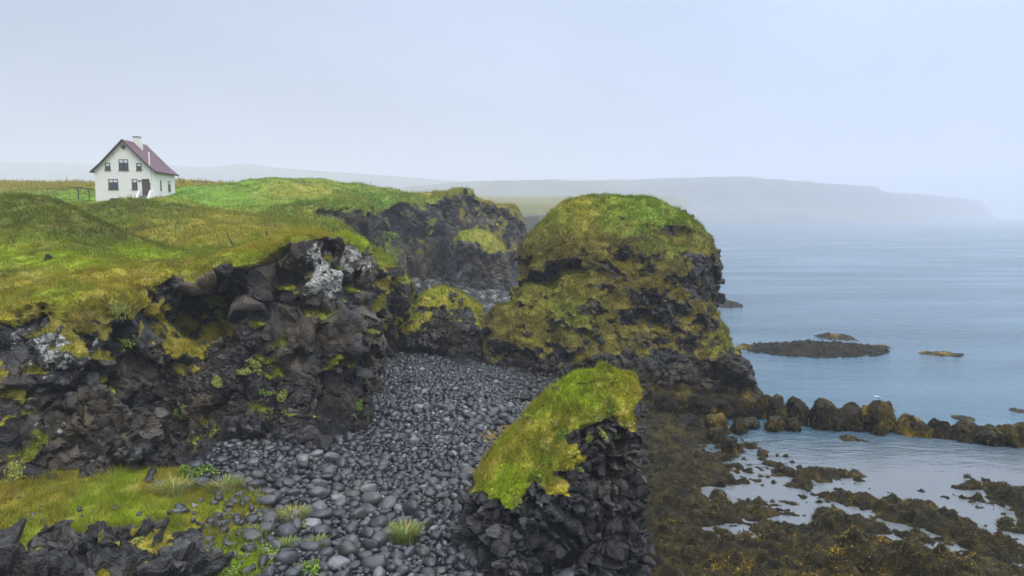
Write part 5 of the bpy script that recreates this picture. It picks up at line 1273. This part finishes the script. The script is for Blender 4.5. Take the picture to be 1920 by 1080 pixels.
for k, (px, py, n_, rr, hh, cols, lb) in enumerate([(384, 897, 420, .42, .55, LG, 'bright green bush at the upper corner of the grass flat'), (348, 888, 160, .24, .35, LG, 'small green bush against the cliff foot'), (435, 1072, 240, .5, .22, LG, 'low leafy plant among stones at the bottom of the photo'),
        (580, 1070, 240, .45, .25, LG, 'low leafy plant between cobbles below the narrow tufts'), (508, 1040, 200, .5, .16, LG, 'spreading leafy plant left of the narrow tufts'), (490, 1000, 140, .32, .2, LG, 'dark leafy plant beside the short tuft'), (560, 985, 120, .4, .18, LG, 'leafy plant growing under the broad yellowish tuft')]):
    plant('leafy_plant', rosette_mesh(n_, rr, hh, 1400 + k, cols), ong(px, py, 1.4), lb, 'plant')
# plants rooted on the rock faces: find the surface along the sight line
dg = bpy.context.evaluated_depsgraph_get()
def hit(px, py):
    a, y, z = ray(px, py); d = Vector((a, y, z)).normalized(); o_ = Vector((0, 0, CAM_H))
    ok, loc, nor, _, ob, _ = scene.ray_cast(dg, o_, d); return (loc, nor) if ok else (None, None)
WP = [(1040, 795, .26, 'pale leafy clump at the upper edge of turf on the nearest stack'), (1052, 815, .24, 'leafy clump under the pale clump on the nearest stack'), (1126, 812, .26, 'wide leafy plant hanging on the lower turf edge of the nearest stack'), (1107, 818, .15, 'small yellow plant beside the wide one on the nearest stack'),
      (1155, 816, .2, 'leafy plant right of the wide hanging plant'), (1177, 798, .2, 'leafy plant nearest the right turf corner of the nearest stack'), (1122, 782, .2, 'green plant in the middle of the bright turf'), (1145, 772, .2, 'pale flowering plant in the bright turf'), (1018, 836, .18, 'yellow round plant on the dark ridge of the nearest stack'),
      (1030, 840, .14, 'smaller yellow plant on the dark ridge'), (1008, 890, .15, 'tiny plant near the left turf edge of the nearest stack'), (968, 938, .2, 'green plant at the foot of the turf on the nearest stack'), (990, 932, .13, 'tiny plant beside the one at the turf foot'), (1088, 882, .14, 'small plant on bare rock of the nearest stack'),
      (480, 690, .55, 'big spread of green plants in the recess of the near cliff'), (455, 700, .35, 'smaller green plant left of the big spread in the recess'), (500, 738, .4, 'lime green cushion below the big spread in the recess'), (530, 742, .25, 'small lime cushion on dark rock beside the larger cushion'), (405, 718, .25, 'yellow plant low in the recess of the cliff'),
      (340, 775, .35, 'green plant beside the dark bulge of the cliff'), (345, 762, .25, 'small green sprig above the one beside the bulge'), (695, 622, .35, 'bright green plant on the right edge of the buttress'), (670, 760, .25, 'green plant low on the right of the buttress'), (30, 885, .4, 'pale yellow plants on the dark rock at the left edge'),
      (220, 580, .4, 'pale green plants near the top of the left bulge'), (230, 640, .5, 'green plants on the ledge of the left bulge'), (190, 1008, .16, 'small green plant on the jagged outcrop'), (258, 1015, .18, 'dry pale plant on top of the jagged outcrop')]
for k, (px, py, rr, lb) in enumerate(WP):
    l_, n_ = hit(px, py)
    if l_ is None: continue
    o = plant('leafy_plant', rosette_mesh(int(90 + 260 * rr), rr, rr * .35, 1500 + k, YG if k % 3 != 1 else LG, .07 + .06 * rr), l_, lb, 'plant')
    up = (Vector(n_) * .7 + Vector((0, 0, .6))).normalized(); o.rotation_euler = up.to_track_quat('Z', 'Y').to_euler()
# ---------------------------------------------------------------- grass sheets
V = np.concatenate([g_[0] for g_ in GR]); C = np.concatenate([g_[2] for g_ in GR])
tag(mesh_obj('grass', V, np.arange(len(V)).reshape(-1, 3), M_blade, attrs=dict(gcol=C), smooth=False), kind='stuff')

# ---------------------------------------------------------------- mist
def haze_box(lo, hi):
    v = [(a, b, c) for a in (lo[0], hi[0]) for b in (lo[1], hi[1]) for c in (lo[2], hi[2])]
    f = [(0, 1, 3, 2), (4, 6, 7, 5), (0, 4, 5, 1), (2, 3, 7, 6), (0, 2, 6, 4), (1, 5, 7, 3)]
    m = bpy.data.materials.new('haze'); m.use_nodes = True; nt = m.node_tree; nt.nodes.clear()
    o = nt.nodes.new('ShaderNodeOutputMaterial'); p = nt.nodes.new('ShaderNodeVolumePrincipled')
    p.inputs['Color'].default_value = (.80, .84, .93, 1); p.inputs['Density'].default_value = HAZE
    p.inputs['Anisotropy'].default_value = 0.0
    nt.links.new(p.outputs[0], o.inputs['Volume'])
    try: m.cycles.homogeneous_volume = True
    except Exception: pass
    return tag(mesh_obj('haze', v, f, m, smooth=False), kind='stuff')
HAZE = 0.00058
haze_box((-4000, -120, -5.5), (4000, 4400, 285))
